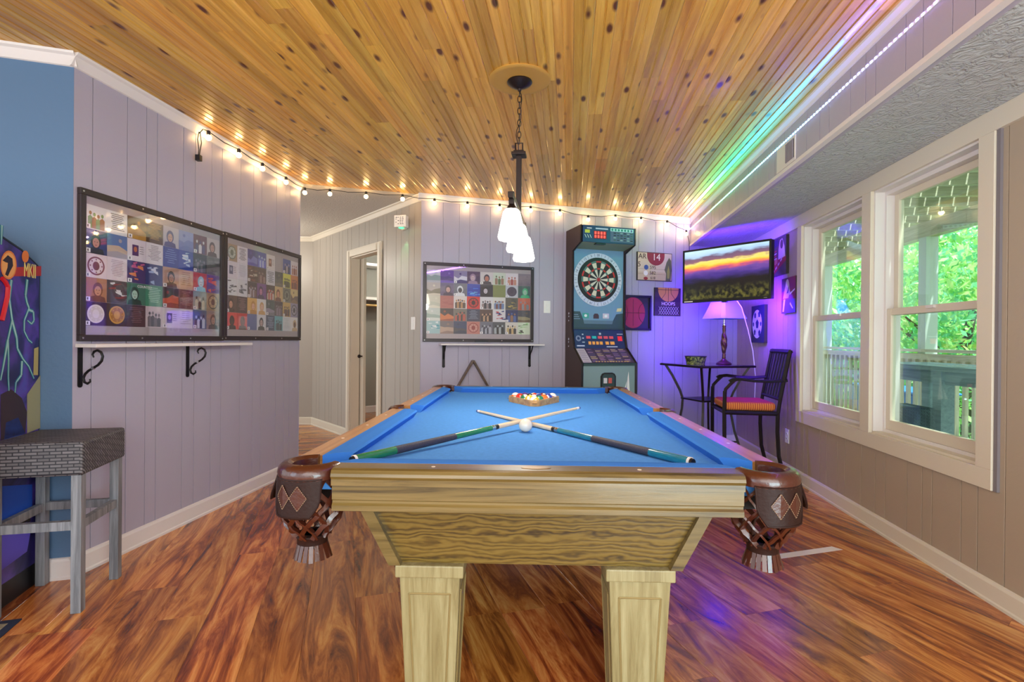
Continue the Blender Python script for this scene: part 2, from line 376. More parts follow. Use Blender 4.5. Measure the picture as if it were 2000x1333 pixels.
# ---- soffit
so = wthing('soffit', 'boxed soffit with stomped plaster underside along the windows', None, 'S', 0, 0, 0, None, 'structure')
b = MB(); b.box(-5.83, .8, .006, .05, HS, HC); b.build('soffit_core', M['wall'], so)
panels('S', so, -5.83, .8, HS+.0, HC, M['wall'], 2)
b = MB(); wd = cR-cS
pts = [(-5.80, .05), (-5.97-.02, wd+.02), (.8, wd+.02), (.8, .05)]
b.prism(pts, XY, HS, HS+.03); b.build('soffit_underside', M['soffit'], so)
# ---- trims
tn = [0]
def trim(fr, x0, x1, prof, mt, label, z=0):
    tn[0] += 1; o = MB(); o.prism(prof, lambda a, c, d: (d, a, c), x0, x1)
    return o.build('trim_%d' % tn[0], mt, None, on(fr, 0, 0, z), (0, 0, FR[fr][1]), kind='structure', label=label)
CROWN = [(0, 0), (-.045, 0), (-.042, -.01), (-.03, -.018), (-.014, -.045), (-.008, -.055), (0, -.058)]
BASE = [(0, 0), (-.018, 0), (-.018, .012), (-.013, .018), (-.013, .085), (-.008, .096), (0, .1)]
trim('L', 2.18, 4.25, CROWN, M['trim'], 'white crown moulding above the poster boards', HC)
trim('B', .6, 3.56, CROWN, M['trim'], 'white crown moulding on the back wall', HC)
trim('U', -3.4, -1.22, CROWN, M['trim'], 'white crown moulding on the blue wall', HC)
trim('H', 0, 2.74, CROWN, M['cream'], 'cream crown moulding in the hallway', HC)
trim('E', -2, 0, CROWN, M['cream'], 'cream crown moulding on the hallway end wall', HC)
trim('S', -5.8, .8, [(0, 0), (-.028, 0), (-.026, -.01), (-.012, -.026), (-.006, -.04), (0, -.042)], M['trim'], 'white crown moulding behind the light strip', HC)
trim('S', -5.83, .8, [(.02, 0), (-.012, 0), (-.012, .022), (-.006, .026), (0, .026), (0, .006), (.02, .006)], M['trim'], 'white corner trim along the soffit edge', HS-.006)
bn = [('L', 2.19, 4.26, M['trim'], 'left'), ('B', .62, 4.2, M['trim'], 'back'), ('R', -6.07, .8, M['cream'], 'right'), ('U', -3.4, -1.22, M['trim'], 'side'),
      ('H', 0, 1.115, M['cream'], 'hall'), ('H', 1.96, 2.74, M['cream'], 'hall'), ('E', -2, 0, M['cream'], 'hall_end'), ('C', .1, 2.5, M['trim'], 'closet')]
for f, x0, x1, mt, nm in bn:
    o = MB(); o.prism(BASE, lambda a, c, d: (d, a, c), x0, x1); o.build('baseboard_'+nm, mt, None, on(f, 0), (0, 0, FR[f][1]), kind='structure')
o = MB(); o.box(-.008, .0, -.004, .104, 0, HC-.05); o.build('trim_9', M['wall'], None, on('L', 4.258), (0, 0, FR['L'][1]), kind='structure')
# ---- windows
def window(idx, x0, x1, label):
    z0, z1 = .585, 2.07
    W = wthing('window_%d' % idx, label, None, 'R', 0, 0, 0, None, 'structure')
    cm = M['cream']; D = .11
    b = MB(); b.box(x0, x0+.012, .0, D+.03, z0, z1); b.build('jamb', M['trim'], W)
    b = MB(); b.box(x1-.012, x1, .0, D+.03, z0, z1); b.build('jamb', M['trim'], W)
    b = MB(); b.box(x0, x1, .0, D+.03, z1-.012, z1); b.build('head_jamb', M['trim'], W)
    b = MB(); b.box(x0, x1, .0, D+.03, z0, z0+.012); b.build('stool_board', cm, W)
    zm = 1.315
    def sash(name, za, zb, y, rb, rt):
        a, c = x0+.03, x1-.03
        S = MB(); S.box(a, a+.042, y, y+.03, za, zb); S.box(c-.042, c, y, y+.03, za, zb); S.box(a+.042, c-.042, y, y+.03, za, za+rb); S.box(a+.042, c-.042, y, y+.03, zb-rt, zb)
        so_ = S.build(name, cm, W, bevel=.003)
        g = MB(); g.box(a+.04, c-.04, y+.012, y+.016, za+rb-.003, zb-rt+.003); g.build('pane', M['wpane'], so_)
        return so_
    f = MB(); f.box(x0+.012, x0+.03, .055, D+.03, z0+.012, z1-.012); f.box(x1-.03, x1-.012, .055, D+.03, z0+.012, z1-.012)
    f.box(x0+.03, x1-.03, .055, D+.03, z1-.035, z1-.012); f.box(x0+.03, x1-.03, .055, D+.03, z0+.012, z0+.03); f.build('sash_frame', M['trim'], W)
    sash('upper_sash', zm-.01, z1-.035, .1, .035, .04)
    lo = sash('lower_sash', z0+.03, zm+.03, .062, .06, .04)
    k = MB(); k.box((x0+x1)/2-.03, (x0+x1)/2+.03, .05, .062, zm+.012, zm+.028); k.build('sash_lock', M['trim'], lo)
window(1, -4.40, -3.53, 'double hung window nearer the corner')
window(2, -3.43, -2.58, 'double hung window nearer the camera')
CAS = [('casing_header', -6.06, .8, 2.07, HS), ('casing_side', -4.475, -4.40, .585, 2.07), ('casing_mullion', -3.53, -3.43, .585, 2.07), ('casing_side', -2.58, -2.49, .585, 2.07), ('casing_apron', -4.475, -2.49, .495, .585)]
for nm, x0, x1, z0, z1 in CAS:
    tn[0] += 1; b = MB(); b.box(x0, x1, -.02, .004, z0, z1); b.build('trim_%d' % (tn[0]+10), M['cream'], None, on('R', 0), (0, 0, FR['R'][1]), bevel=.002, kind='structure', label='flat cream window '+nm.replace('_', ' '))
b = MB(); b.box(-2.488, -2.468, -.012, 0, .495, 2.07); b.build('trim_30', mat('bare_trim_edge', (120, 112, 116), .6), None, on('R', 0), (0, 0, FR['R'][1]), kind='structure')
# ---- hall door casing and sliding door
D = wthing('door_1', 'cream cased closet doorway in the hallway', None, 'H', 0, 0, 0, None, 'structure')
for x0, x1, z0, z1 in ((1.115, 1.195, 0, 2.14), (1.88, 1.96, 0, 2.14), (1.195, 1.88, 2.06, 2.14)):
    b = MB(); b.box(x0, x1, -.02, 0, z0, z1); b.box(x0+.015, x1-.015, -.027, -.02, z0, z1-.015 if z0 else z1-.015); b.build('casing', M['cream'], D, bevel=.003)
for x0, x1 in ((1.195, 1.207), (1.868, 1.88)):
    b = MB(); b.box(x0, x1, 0, .1, 0, 2.06); b.build('jamb', M['cream'], D)
b = MB(); b.box(1.207, 1.868, 0, .1, 2.048, 2.06); b.build('head_jamb', M['cream'], D)
b = MB(); b.box(.62, 1.285, .11, .145, .012, 2.05); dl = b.build('door_leaf', M['cream'], D, bevel=.003)
b = MB(); b.cyl((1.262, .11, .934), (1.262, .085, .934), .008); b.sphere((1.262, .075, .934), .02, 12, 8); b.build('knob', M['bronze'], dl, smooth=True)

# ================================================================== pool table
PT = thing('pool_table', 'large oak pool table with blue felt and brown leather pockets', 'pool table', (.10, 2.64, 0), math.radians(-1.5))
TW, TL, ZT, ZB = .71, 1.27, .79, .752
b = MB(); b.box(-TW+.05, TW-.05, -TL+.05, TL-.05, ZB-.03, ZB); b.build('bed_cloth', M['felt'], PT)
# wooden rails: profile in (outward distance from inner edge, z)
RAIL = [(0, ZT-.045), (0, ZT), (.062, ZT), (.072, ZT-.004), (.077, ZT-.012), (.079, ZT-.02), (.074, ZT-.028), (.074, ZT-.045)]
APRON = [(.0, .672), (.062, .672), (.072, .676), (.072, .69), (.066, .696), (.066, .702), (.07, .706), (.07, ZT-.047), (0, ZT-.047)]
IN = TW-.079
def rail(name, prof, mt, fn, d0, d1):
    P = MB(); P.prism([(a, c) for a, c in prof], fn, d0, d1); return P.build(name, mt, PT)
ends = ((-.548, .548),)
for sg in (-1, 1):
    I2 = TL-.079
    rail('end_rail', RAIL, M['oak'], lambda a, c, d, sg=sg: (d, sg*(I2+a), c), -.548, .548)
    rail('end_apron', APRON, M['oak'], lambda a, c, d, sg=sg: (d, sg*(I2+a-.004), c), -.548, .548)
    for y0, y1 in ((-1.108, -.062), (.062, 1.108)):
        rail('side_rail', RAIL, M['oak_y'], lambda a, c, d, sg=sg: (sg*(IN+a), d, c), y0, y1)
    rail('side_apron', APRON, M['oak_y'], lambda a, c, d, sg=sg: (sg*(IN+a-.004), d, c), -1.108, 1.108)
# cushions with mitred ends, (inward distance from wood edge, z)
def cushion(fn, d0, d1, c0, c1):
    pr = [(0, ZB), (0, ZT+.001), (.03, ZT+.002), (.064, ZT-.002), (.071, ZT-.008), (.05, ZB)]
    P = MB(); n = len(pr)
    vs = [fn(a, c, d0+c0*a) for a, c in pr]+[fn(a, c, d1-c1*a) for a, c in pr]
    P.add(vs, [(i, (i+1) % n, n+(i+1) % n, n+i) for i in range(n)]+[tuple(range(n-1, -1, -1)), tuple(range(n, 2*n))])
    P.build('cushion', M['feltdark'], PT)
for sg in (-1, 1):
    cushion(lambda a, c, d, sg=sg: (d, sg*(TL-.079-a), c), -.555, .555, 1.0, 1.0)
    cushion(lambda a, c, d, sg=sg: (sg*(IN-a), d, c), .066, 1.112, .35, 1.0)
    cushion(lambda a, c, d, sg=sg: (sg*(IN-a), d, c), -1.112, -.066, 1.0, .35)
# sights on the rails
dia = MB(); dia.lathe([(.0055, 0), (.0055, .0008)], 12); dm = dia.mesh('sight', mat('pearl_sight', (236, 226, 206), .3))
for sg in (-1, 1):
    for t in (-.84, -.56, -.28, .28, .56, .84):
        o = bpy.data.objects.new('sight', dm); COL.objects.link(o); o.parent = PT; o.location = (sg*(IN+.035), t, ZT)
    for t in (-.28, .28):
        o = bpy.data.objects.new('sight', dm); COL.objects.link(o); o.parent = PT; o.location = (t, sg*(TL-.044), ZT)
b = MB(); b.lathe([(.03, 0), (.03, .001), (.027, .0016)], 24, (0, -TL+.044, ZT), sx=1.35, sy=.45); b.build('name_plate', mat('brass_plate', (120, 92, 56), .35, .7), PT)
# body
b = MB(); b.hexa([(-.40, -1.13, .486), (.40, -1.13, .486), (.40, 1.13, .486), (-.40, 1.13, .486), (-.495, -1.15, .674), (.495, -1.15, .674), (.495, 1.15, .674), (-.495, 1.15, .674)])
b.build('skirt', M['oakskirt'], PT)
for sx in (-1, 1):
    for sy in (-1, 1):
        b = MB(); b.hexa([(sx*.385, sy*1.12, .486), (sx*.42, sy*1.12, .486), (sx*.42, sy*1.155, .486), (sx*.385, sy*1.155, .486),
                          (sx*.478, sy*1.14, .674), (sx*.515, sy*1.14, .674), (sx*.515, sy*1.165, .674), (sx*.478, sy*1.165, .674)])
        b.build('corner_batten', M['oak'], PT)
        lx, ly = sx*.303, sy*1.055; h0, h1 = .068, .088
        b = MB(); b.hexa([(lx-h0, ly-h0, 0), (lx+h0, ly-h0, 0), (lx+h0, ly+h0, 0), (lx-h0, ly+h0, 0), (lx-h1, ly-h1, .452), (lx+h1, ly-h1, .452), (lx+h1, ly+h1, .452), (lx-h1, ly+h1, .452)])
        lg = b.build('leg', M['oakleg'], PT, bevel=.003)
        b = MB(); b.box(lx-.099, lx+.099, ly-.099, ly+.099, .45, .486); b.build('leg_cap', M['oakleg'], lg, bevel=.004)
        b = MB()                                     # raised bead framing the leg panel, front and inner faces
        for k in range(4):
            ca, sa = math.cos(k*PI/2), math.sin(k*PI/2)
            def face(u, z):
                h = h0+(h1-h0)*z/.452; return Vector((lx+u*ca+sa*(h+.001), ly+u*sa-ca*(h+.001), z))
            uu = lambda z: (h0+(h1-h0)*z/.452)-.026
            q = [face(-uu(.05), .05), face(uu(.05), .05), face(uu(.40), .40), face(-uu(.40), .40)]
            for i in range(4): b.tube([q[i], q[(i+1) % 4]], .003, 4)
        b.build('panel_bead', mat('leg_bead', (150, 130, 84), .45) if 'leg_bead' not in bpy.data.materials else bpy.data.materials['leg_bead'], lg)
# pockets
def pocket(cx, cy, ang, side=False):
    """ang = outward direction; parts in table space"""
    ca, sa = math.cos(ang), math.sin(ang)
    R = .074 if not side else .056
    def P(r, th, z): return (cx+r*math.cos(ang+th), cy+r*math.sin(ang+th), z)
    span = 2.2 if not side else 1.45
    K = 24; c = MB(); ring = [(-.022, ZT-.028), (-.02, ZT-.002), (-.008, ZT+.006), (.006, ZT+.004), (.016, ZT-.006), (.019, ZT-.02), (.017, ZT-.034), (-.01, ZT-.036)]
    vs = []; n = len(ring)
    for i in range(K+1):
        th = -span+2*span*i/K
        for dr, z in ring: vs.append(P(R+dr, th, z))
    fs = [(i*n+k, i*n+(k+1) % n, (i+1)*n+(k+1) % n, (i+1)*n+k) for i in range(K) for k in range(n)]+[tuple(range(n-1, -1, -1)), tuple(range(K*n, K*n+n))]
    c.add(vs, fs); pk = c.build('pocket', M['leather'], PT, smooth=True, label='brown leather pocket with net')
    # hanging net of crossed straps
    zt, zb = ZT-.035, .585
    def rad(t): return R*(.86+.32*math.sin(PI*min(1, t*1.05))**1.0-.28*t**3)
    g = MB(); NS = 9
    for hnd in (-1, 1):
        for k in range(NS):
            pts = []
            for i in range(15):
                t = i/14; th = 2*PI*k/NS+hnd*t*1.9; r = rad(t)+(.002*hnd if i % 2 else -.002*hnd); z = zt+(zb-zt)*t
                pts.append((cx+r*math.cos(th), cy+r*math.sin(th), z))
            g.tube(pts, .0088, 4, flat=.45)
    g.build('net', M['leather'], pk, smooth=True)
    g = MB(); r1 = rad(1)
    g.lathe([(r1*1.05, 0), (r1*1.12, -.004), (r1*.95, -.014), (r1*.95, -.032), (r1*.6, -.032), (r1*.6, 0)], 18, (cx, cy, zb+.006)); g.build('collar', M['leatherd'], pk, smooth=True)
    g = MB()
    for k in range(20):
        th = 2*PI*k/20; x, y = math.cos(th), math.sin(th); ra, rb = r1*.95, r1*1.12+.008*random.random(); tx, ty = -y*.0055, x*.0055; zz = zb-.058-.006*random.random()
        g.hexa([(cx+x*ra-tx, cy+y*ra-ty, zb-.02), (cx+x*ra+tx, cy+y*ra+ty, zb-.02), (cx+x*(ra-.003)+tx, cy+y*(ra-.003)+ty, zb-.02), (cx+x*(ra-.003)-tx, cy+y*(ra-.003)-ty, zb-.02),
                (cx+x*rb-tx, cy+y*rb-ty, zz), (cx+x*rb+tx, cy+y*rb+ty, zz), (cx+x*(rb-.003)+tx, cy+y*(rb-.003)+ty, zz), (cx+x*(rb-.003)-tx, cy+y*(rb-.003)-ty, zz)])
    g.build('fringe', M['leather'], pk)
    # shields
    def shield(th0, wth, zlow, flare, name, mt, deco):
        g = MB(); NX, NZ = 10, 7; vs = []
        for lay in (0, -.004):
            for j in range(NZ+1):
                t = j/NZ; half = wth*(1-.12*t-.5*max(0, t-.62)**1.2*1.6)
                for i in range(NX+1):
                    th = th0-half+2*half*i/NX; r = R+.017+flare*t+lay
                    vs.append(P(r, th, ZT-.03-(ZT-.03-zlow)*t-.0*abs(i-NX/2)))
        A = (NX+1)*(NZ+1); fs = []
        for j in range(NZ):
            for i in range(NX):
                a = j*(NX+1)+i; fs += [(a, a+NX+1, a+NX+2, a+1), (A+a, A+a+1, A+a+NX+2, A+a+NX+1)]
        rim = [i for i in range(NX+1)]+[j*(NX+1)+NX for j in range(1, NZ+1)]+[NZ*(NX+1)+i for i in range(NX-1, -1, -1)]+[j*(NX+1) for j in range(NZ-1, 0, -1)]
        fs += [(rim[k], rim[(k+1) % len(rim)], A+rim[(k+1) % len(rim)], A+rim[k]) for k in range(len(rim))]
        g.add(vs, fs); g.build(name, mt, pk, smooth=True)
        g = MB(); g.tube([vs[k] for k in rim], .0028, 5, closed=True); g.build('piping', M['leatherd'], pk, smooth=True)
        if deco:
            g = MB(); q = MB()
            zc = ZT-.03-(ZT-.03-zlow)*.47; dz = (ZT-.03-zlow)*.33
            for off in (-.24, .24):
                dd = [(off, zc+dz), (off+.24, zc), (off, zc-dz), (off-.24, zc)]
                rr = R+.0185+flare*.47
                g.add([P(rr, th0+a*wth*1.15, z) for a, z in dd], [(0, 1, 2, 3), (3, 2, 1, 0)])
                for i in range(4):
                    (a0, z0), (a1, z1) = dd[i], dd[(i+1) % 4]
                    for s_ in range(7):
                        f0, f1 = (s_+.15)/7, (s_+.75)/7
                        q.tube([P(rr+.001, th0+(a0+(a1-a0)*f0)*wth*1.15, z0+(z1-z0)*f0), P(rr+.001, th0+(a0+(a1-a0)*f1)*wth*1.15, z0+(z1-z0)*f1)], .0007, 4)
            g.build('diamond_patch', M['leather'], pk); q.build('stitching', M['stitch'], pk)
    if side: shield(0, .9, .68, .006, 'shield', M['leather'], True)
    else:
        sg_ = 1 if cx*cy > 0 else -1
        shield(.5*sg_, .92, .66, .004, 'shield', M['leatherd'], True)
        shield(-1.05*sg_, .5, .685, .026, 'side_flap', M['leatherd'], False)
for sx in (-1, 1):
    for sy in (-1, 1): pocket(sx*.628, sy*1.188, math.atan2(sy, sx))
    pocket(sx*.655, 0, 0 if sx > 0 else PI, True)
# under-bed liner
b = MB(); b.box(-.62, .62, -1.18, 1.18, .674, ZB-.03); b.build('slate', M['black'], PT)

# ================================================================== balls, rack, cues
def cue(label, butt, tip, col, group='pool cues crossed on the felt'):
    a, t = Vector(butt), Vector(tip); L = (t-a).length
    o = thing('pool_cue', label, 'pool cue', a, 0, group); d = (t-a).normalized(); o.rotation_mode = 'QUATERNION'; o.rotation_quaternion = d.to_track_quat('X', 'Z')
    def seg(nm, f0, f1, m, r0=None, r1=None, n=16):
        rr = lambda f: .0148-(.0148-.0062)*f
        P = MB(); P.cyl((f0*L, 0, 0), (f1*L, 0, 0), r0 or rr(f0), r1 or rr(f1), n); return P.build(nm, m, o, smooth=True)
    cm = mat('cue_lacquer', col, .15, coat=.8, noise=(30, .18, (1, 6, 6)))
    wm = M['cuewood']
    seg('bumper', -.006, 0, M['black'], .011, .0125); seg('butt_cap', 0, .006, M['white']); seg('butt_sleeve', .006, .12, cm); seg('grip', .12, .33, M['cuegrip'])
    seg('forearm', .33, .485, cm); j = seg('joint', .485, .50, M['chrome']); seg('joint_ring', .5, .515, M['black']); seg('shaft', .515, .975, wm); seg('ferrule', .975, .992, M['white']); seg('tip', .992, 1, mat('cue_tip_blue', (70, 90, 160), .8))
    return o
M['cuewood'] = mat('maple_shaft', (236, 214, 180), .25, coat=.4)
M['cuegrip'] = mat('linen_grip', (54, 56, 74), .7, noise=(260, .55, (1, 3, 3)))
cue('green pool cue lying on top of the cross', atz(690, 899, .7672), atz(1132, 797, .797), (24, 122, 76))
cue('teal pool cue lying beneath the green one', atz(1350, 903, .7672), atz(932, 803, .7595), (20, 122, 150))
BR = .0286
p = atz(1026.5, 831, ZB+BR)
b = MB(); b.sphere((0, 0, 0), BR, 32, 20); b.build('cue_ball', mat('ivory_ball', (236, 232, 216), .12, coat=.6), None, p, smooth=True, label='ivory white cue ball beside the crossed cues', cat='pool ball')
BC = {1: (232, 190, 30), 2: (30, 50, 150), 3: (206, 40, 34), 4: (80, 40, 130), 5: (232, 110, 30), 6: (20, 120, 80), 7: (120, 26, 30), 8: (14, 14, 14), 9: (232, 190, 30), 10: (30, 50, 150), 11: (206, 40, 34), 12: (80, 40, 130), 13: (232, 110, 30), 14: (20, 120, 80), 15: (120, 26, 30)}
BN = {1: 'yellow', 2: 'blue', 3: 'red', 4: 'purple', 5: 'orange', 6: 'green', 7: 'maroon', 8: 'black'}
rk = atz(1044, 795, ZB); RA = math.radians(-1.5)
rax, ray_ = Vector((math.cos(RA), math.sin(RA), 0)), Vector((-math.sin(RA), math.cos(RA), 0))
rack = thing('ball_rack', 'light wooden triangle rack holding the balls on the felt', 'ball rack', rk, RA)
ti, to_, hgt = .150, .176, .05
def tri(r, rc, n=5):
    out = []
    for k in range(3):
        a = -PI/2+2*PI*k/3; cx, cy = (r*2-rc*2)*.5*2*math.cos(a)*.5*2/2, 0
        c = Vector((math.cos(a), math.sin(a)))*(r*2-rc*2)*.5*1.0
        for i in range(n+1):
            t = a-PI/3+2*PI/3*i/n; out.append((c.x+rc*math.cos(t), c.y+rc*math.sin(t)))
    return out
# circumscribed: inner triangle holds five rows of balls
S = BR*2; inr = (S*4/math.sqrt(3)/2*1)   # centre rows radius
def rtri(off, rc):
    Rv = S*4/math.sqrt(3)                # circumradius of ball-centre triangle
    out = []
    for k in range(3):
        a = -PI/2+2*PI*k/3; c = (Rv*math.cos(a), Rv*math.sin(a))
        for i in range(7):
            t = a-PI/3+2*PI/3*i/6; out.append((c[0]+(BR+off)*math.cos(t), c[1]+(BR+off)*math.sin(t)))
    return out
yoff = S*4/math.sqrt(3)+BR+.016
I_, O_ = rtri(.002, 0), rtri(.014, 0); n = len(I_); P = MB()
vs = [(x, y+yoff, 0.0005) for x, y in I_]+[(x, y+yoff, .0005) for x, y in O_]+[(x, y+yoff, .036) for x, y in I_]+[(x, y+yoff, .036) for x, y in O_]
P.add(vs, [q for i in range(n) for j in [(i+1) % n] for q in ((i, j, 2*n+j, 2*n+i), (n+i, 3*n+i, 3*n+j, n+j), (2*n+i, 2*n+j, 3*n+j, 3*n+i), (i, n+i, n+j, j))])
P.build('rack_frame', wood('rack_wood', [(150, 104, 54), (186, 140, 82), (208, 166, 104), (222, 186, 128)], 0, (2, 30, 30), 1, .6, .35, .3, 0), rack)
for a in (-PI/2, PI/6, 5*PI/6):
    P = MB(); Rv = S*4/math.sqrt(3)
    pts = [(Rv*math.cos(a)+(BR+.0146)*math.cos(a+t), Rv*math.sin(a)+yoff+(BR+.0146)*math.sin(a+t), .018) for t in (-.28, 0, .28)]
    P.tube(pts, .0165, 4, flat=.05, up=(0, 0, 1)); P.build('corner_band', mat('rack_band', (120, 66, 34), .4), rack)
order = [9, 1, 6, 14, 12, 5, 3, 8, 10, 2, 13, 4, 11, 7, 15]
slots = [(r, i) for r in range(5) for i in range(r+1)]
rowt = ['at the front tip of the triangle rack', 'in the second row of the triangle rack', 'in the middle row of the triangle rack', 'in the fourth row of the triangle rack', 'in the back row of the triangle rack']
def sphere_ball(num):
    P = MB(); nu, nv = 24, 16
    prof = [(max(BR*math.sin(PI*i/nv), 1e-5), -BR*math.cos(PI*i/nv)) for i in range(nv+1)]
    P.lathe(prof, nu)
    for fi, f in enumerate(P.f):
        z = sum(P.v[i][2] for i in f)/len(f); x = max(abs(P.v[i][0]) for i in f)
        c = BC[num]
        if num > 8 and abs(z) > BR*.52: c = (238, 234, 222)
        cx, cy = sum(P.v[i][0] for i in f)/len(f), sum(P.v[i][1] for i in f)/len(f)
        if math.hypot(cx, z) < BR*.34: c = (238, 234, 222)
        P.c[fi] = c
    return P
M['ball'] = printed('glossy_ball', .1, .8)
for (r, i), num in zip(slots, order):
    loc = rk+rax*((i-r/2)*S)+ray_*(yoff-S*4/math.sqrt(3)+r*S*math.sqrt(3)/2)
    kind = 'solid' if num < 9 else 'striped'
    o = sphere_ball(num).build('pool_ball', M['ball'], None, (loc.x, loc.y, ZB+BR), (random.uniform(-.9, .9), random.uniform(-.9, .9), random.uniform(-.6, .6)), smooth=True,
                               label='%s %s pool ball %s' % (kind, BN[num if num < 9 else num-8], rowt[r]), cat='pool ball', group='pool balls in the rack')

# ================================================================== pendant
pc = atz(1015, 155, HC); PX, PY = pc.x, pc.y
PD = thing('billiard_light', 'bronze hanging billiard light with white glass shades', 'pendant light', (PX, PY, 0), -YA)
b = MB(); b.lathe([(.155, HC), (.157, HC-.006), (.147, HC-.011), (.13, HC-.009), (.06, HC-.012)], 40); b.build('ceiling_medallion', mat('medallion_paint', (196, 148, 66), .5), PD, smooth=True)
b = MB(); b.lathe([(.062, HC-.011), (.064, HC-.018), (.055, HC-.028), (.03, HC-.042), (.01, HC-.05), (.008, HC-.06)], 28); b.build('canopy', M['bronze'], PD, smooth=True)
z = HC-.055; k = 0
while z > 2.135:
    P = MB(); pts = [(.009*math.sin(a) if k % 2 else 0, 0 if k % 2 else .009*math.sin(a), -.016+.019*math.cos(a)) for a in [2*PI*i/10 for i in range(10)]]
    P.tube(pts, .0022, 5, closed=True); P.build('chain_link', M['bronze'], PD, (0, 0, z)); z -= .03; k += 1
b = MB(); b.tube([(.004*math.sin(i*1.3)+.012*math.sin(i*.5), .006*math.cos(i), HC-.055-(HC-.055-2.1)*i/12) for i in range(13)], .0022, 5); b.build('power_cord', M['black'], PD)
b = MB(); b.tube([(-.018, 0, 2.085), (-.018, 0, 2.135), (.018, 0, 2.135), (.018, 0, 2.085)], .004, 4); b.build('hanging_loop', M['bronze'], PD)
b = MB(); b.box(-.026, .026, -.026, .026, 2.083, 2.093); b.box(-.036, .036, -.036, .036, 2.068, 2.083); b.build('stem_plate', M['bronze'], PD, bevel=.003)
b = MB(); b.box(-.013, .013, -.013, .013, 1.79, 2.07); b.build('stem', M['bronze'], PD, bevel=.002)
b = MB(); b.box(-.012, .012, -.36, .36, 1.765, 1.79); b.build('cross_bar', M['bronze'], PD, bevel=.002)
SH = mat('lit_shade_glass', (255, 250, 240), .3, emit=(255, 246, 230), es=4)
for yy in (-.31, 0, .31):
    b = MB(); b.box(-.012, .012, yy-.012, yy+.012, 1.745, 1.80); b.lathe([(.012, 1.745), (.018, 1.735), (.03, 1.722)], 12, (0, yy, 0)); hs = b.build('shade_holder', M['bronze'], PD)
    b = MB(); oct_ = [(.028, 1.724), (.038, 1.712), (.05, 1.66), (.062, 1.60), (.056, 1.585), (.03, 1.59)]
    b.lathe(oct_, 8, (0, yy, 0)); b.build('glass_shade', SH, hs)
    light('shade_lamp', 'POINT', (0, yy, 1.55), 5, (1, .93, .82), .04, parent=PD)

# ================================================================== poster boards
INK = {'w': (232, 226, 226), 'k': (30, 26, 30)}
def card(col, style, acc=None, acc2=None):
    P = MB(); S_ = .1165; h = S_/2; col = tuple(col)
    lum = sum(col)/3; acc = acc or ((50, 40, 50) if lum > 120 else (214, 200, 196)); acc2 = acc2 or (190, 140, 116)
    P.box(-h, h, -.0014, 0, -h, h, 0, col); d = [-.0016]
    def put(poly, c): P.flat([(max(-h, min(h, a)), max(-h, min(h, q))) for a, q in poly][::1], XZ, d[0], 0, c); d[0] -= .00012
    R_ = random.uniform
    if style == 'f':      # portrait
        ox = R_(-.012, .012); put(ell(ox, .002, .027, .036), acc); put([(ox-.045, -h), (ox-.038, -.034), (ox, -.024), (ox+.038, -.034), (ox+.045, -h)], acc); put(ell(ox, -.004, .018, .024), acc2)
        put(ell(ox-.007, .0, .003, .002, 8), (50, 34, 30)); put(ell(ox+.007, .0, .003, .002, 8), (50, 34, 30)); put(ell(ox, -.016, .006, .002, 8), (130, 60, 56))
    elif style == 't':    # text page
        n = random.randint(7, 11)
        for i in range(n):
            z = h-.016-i*(S_-.03)/n; w_ = R_(.02, .045); put([(-w_, z), (w_, z), (w_, z+.0032), (-w_, z+.0032)], acc)
    elif style == 'o':    # round emblem
        put(ell(0, 0, .046, .046, 24), acc); put(ell(0, 0, .038, .038, 24), acc2); put(ell(0, 0, .018, .022), acc)
        for i in range(8): put(ell(.031*math.cos(i*PI/4), .031*math.sin(i*PI/4), .004, .004, 6), acc)
    elif style == 'g':    # group of figures
        n = random.randint(3, 5)
        for i in range(n):
            x = -.042+.084*(i+.5)/n; t = R_(.012, .026); c = acc if i % 2 else acc2
            put([(x-.012, -h+.004), (x-.013, -.005+t-.02), (x, t-.014), (x+.013, -.005+t-.02), (x+.012, -h+.004)], c); put(ell(x, t-.004, .0075, .0095, 10), acc2 if i % 2 else acc)
    elif style == 's':    # landscape
        put([(-h, -h), (h, -h), (h, R_(-.02, .01)), (.01, R_(-.01, .02)), (-.02, R_(-.02, .005)), (-h, R_(-.01, .02))], acc)
        put([(-h, -h), (h, -h), (h, R_(-.045, -.03)), (0, R_(-.04, -.02)), (-h, R_(-.05, -.03))], acc2); put(ell(R_(-.03, .03), .03, .01, .01, 12), acc2)
    elif style == 'p':    # small photo on blank page
        put([(-.028, -.03), (.012, -.03), (.012, .028), (-.028, .028)], acc); put(ell(-.008, .004, .011, .015, 12), acc2)
        for i in range(4): put([(.018, .02-i*.012), (.044, .02-i*.012), (.044, .023-i*.012), (.018, .023-i*.012)], (120, 110, 116))
    elif style == 'x':    # abstract strokes
        for i in range(9):
            a, q = R_(-.05, .03), R_(-.05, .045); l_ = R_(.02, .05); put([(a, q), (a+l_, q+R_(-.012, .012)), (a+l_*.9, q+R_(.006, .016)), (a-.003, q+.008)], acc if i % 2 else acc2)
    return P
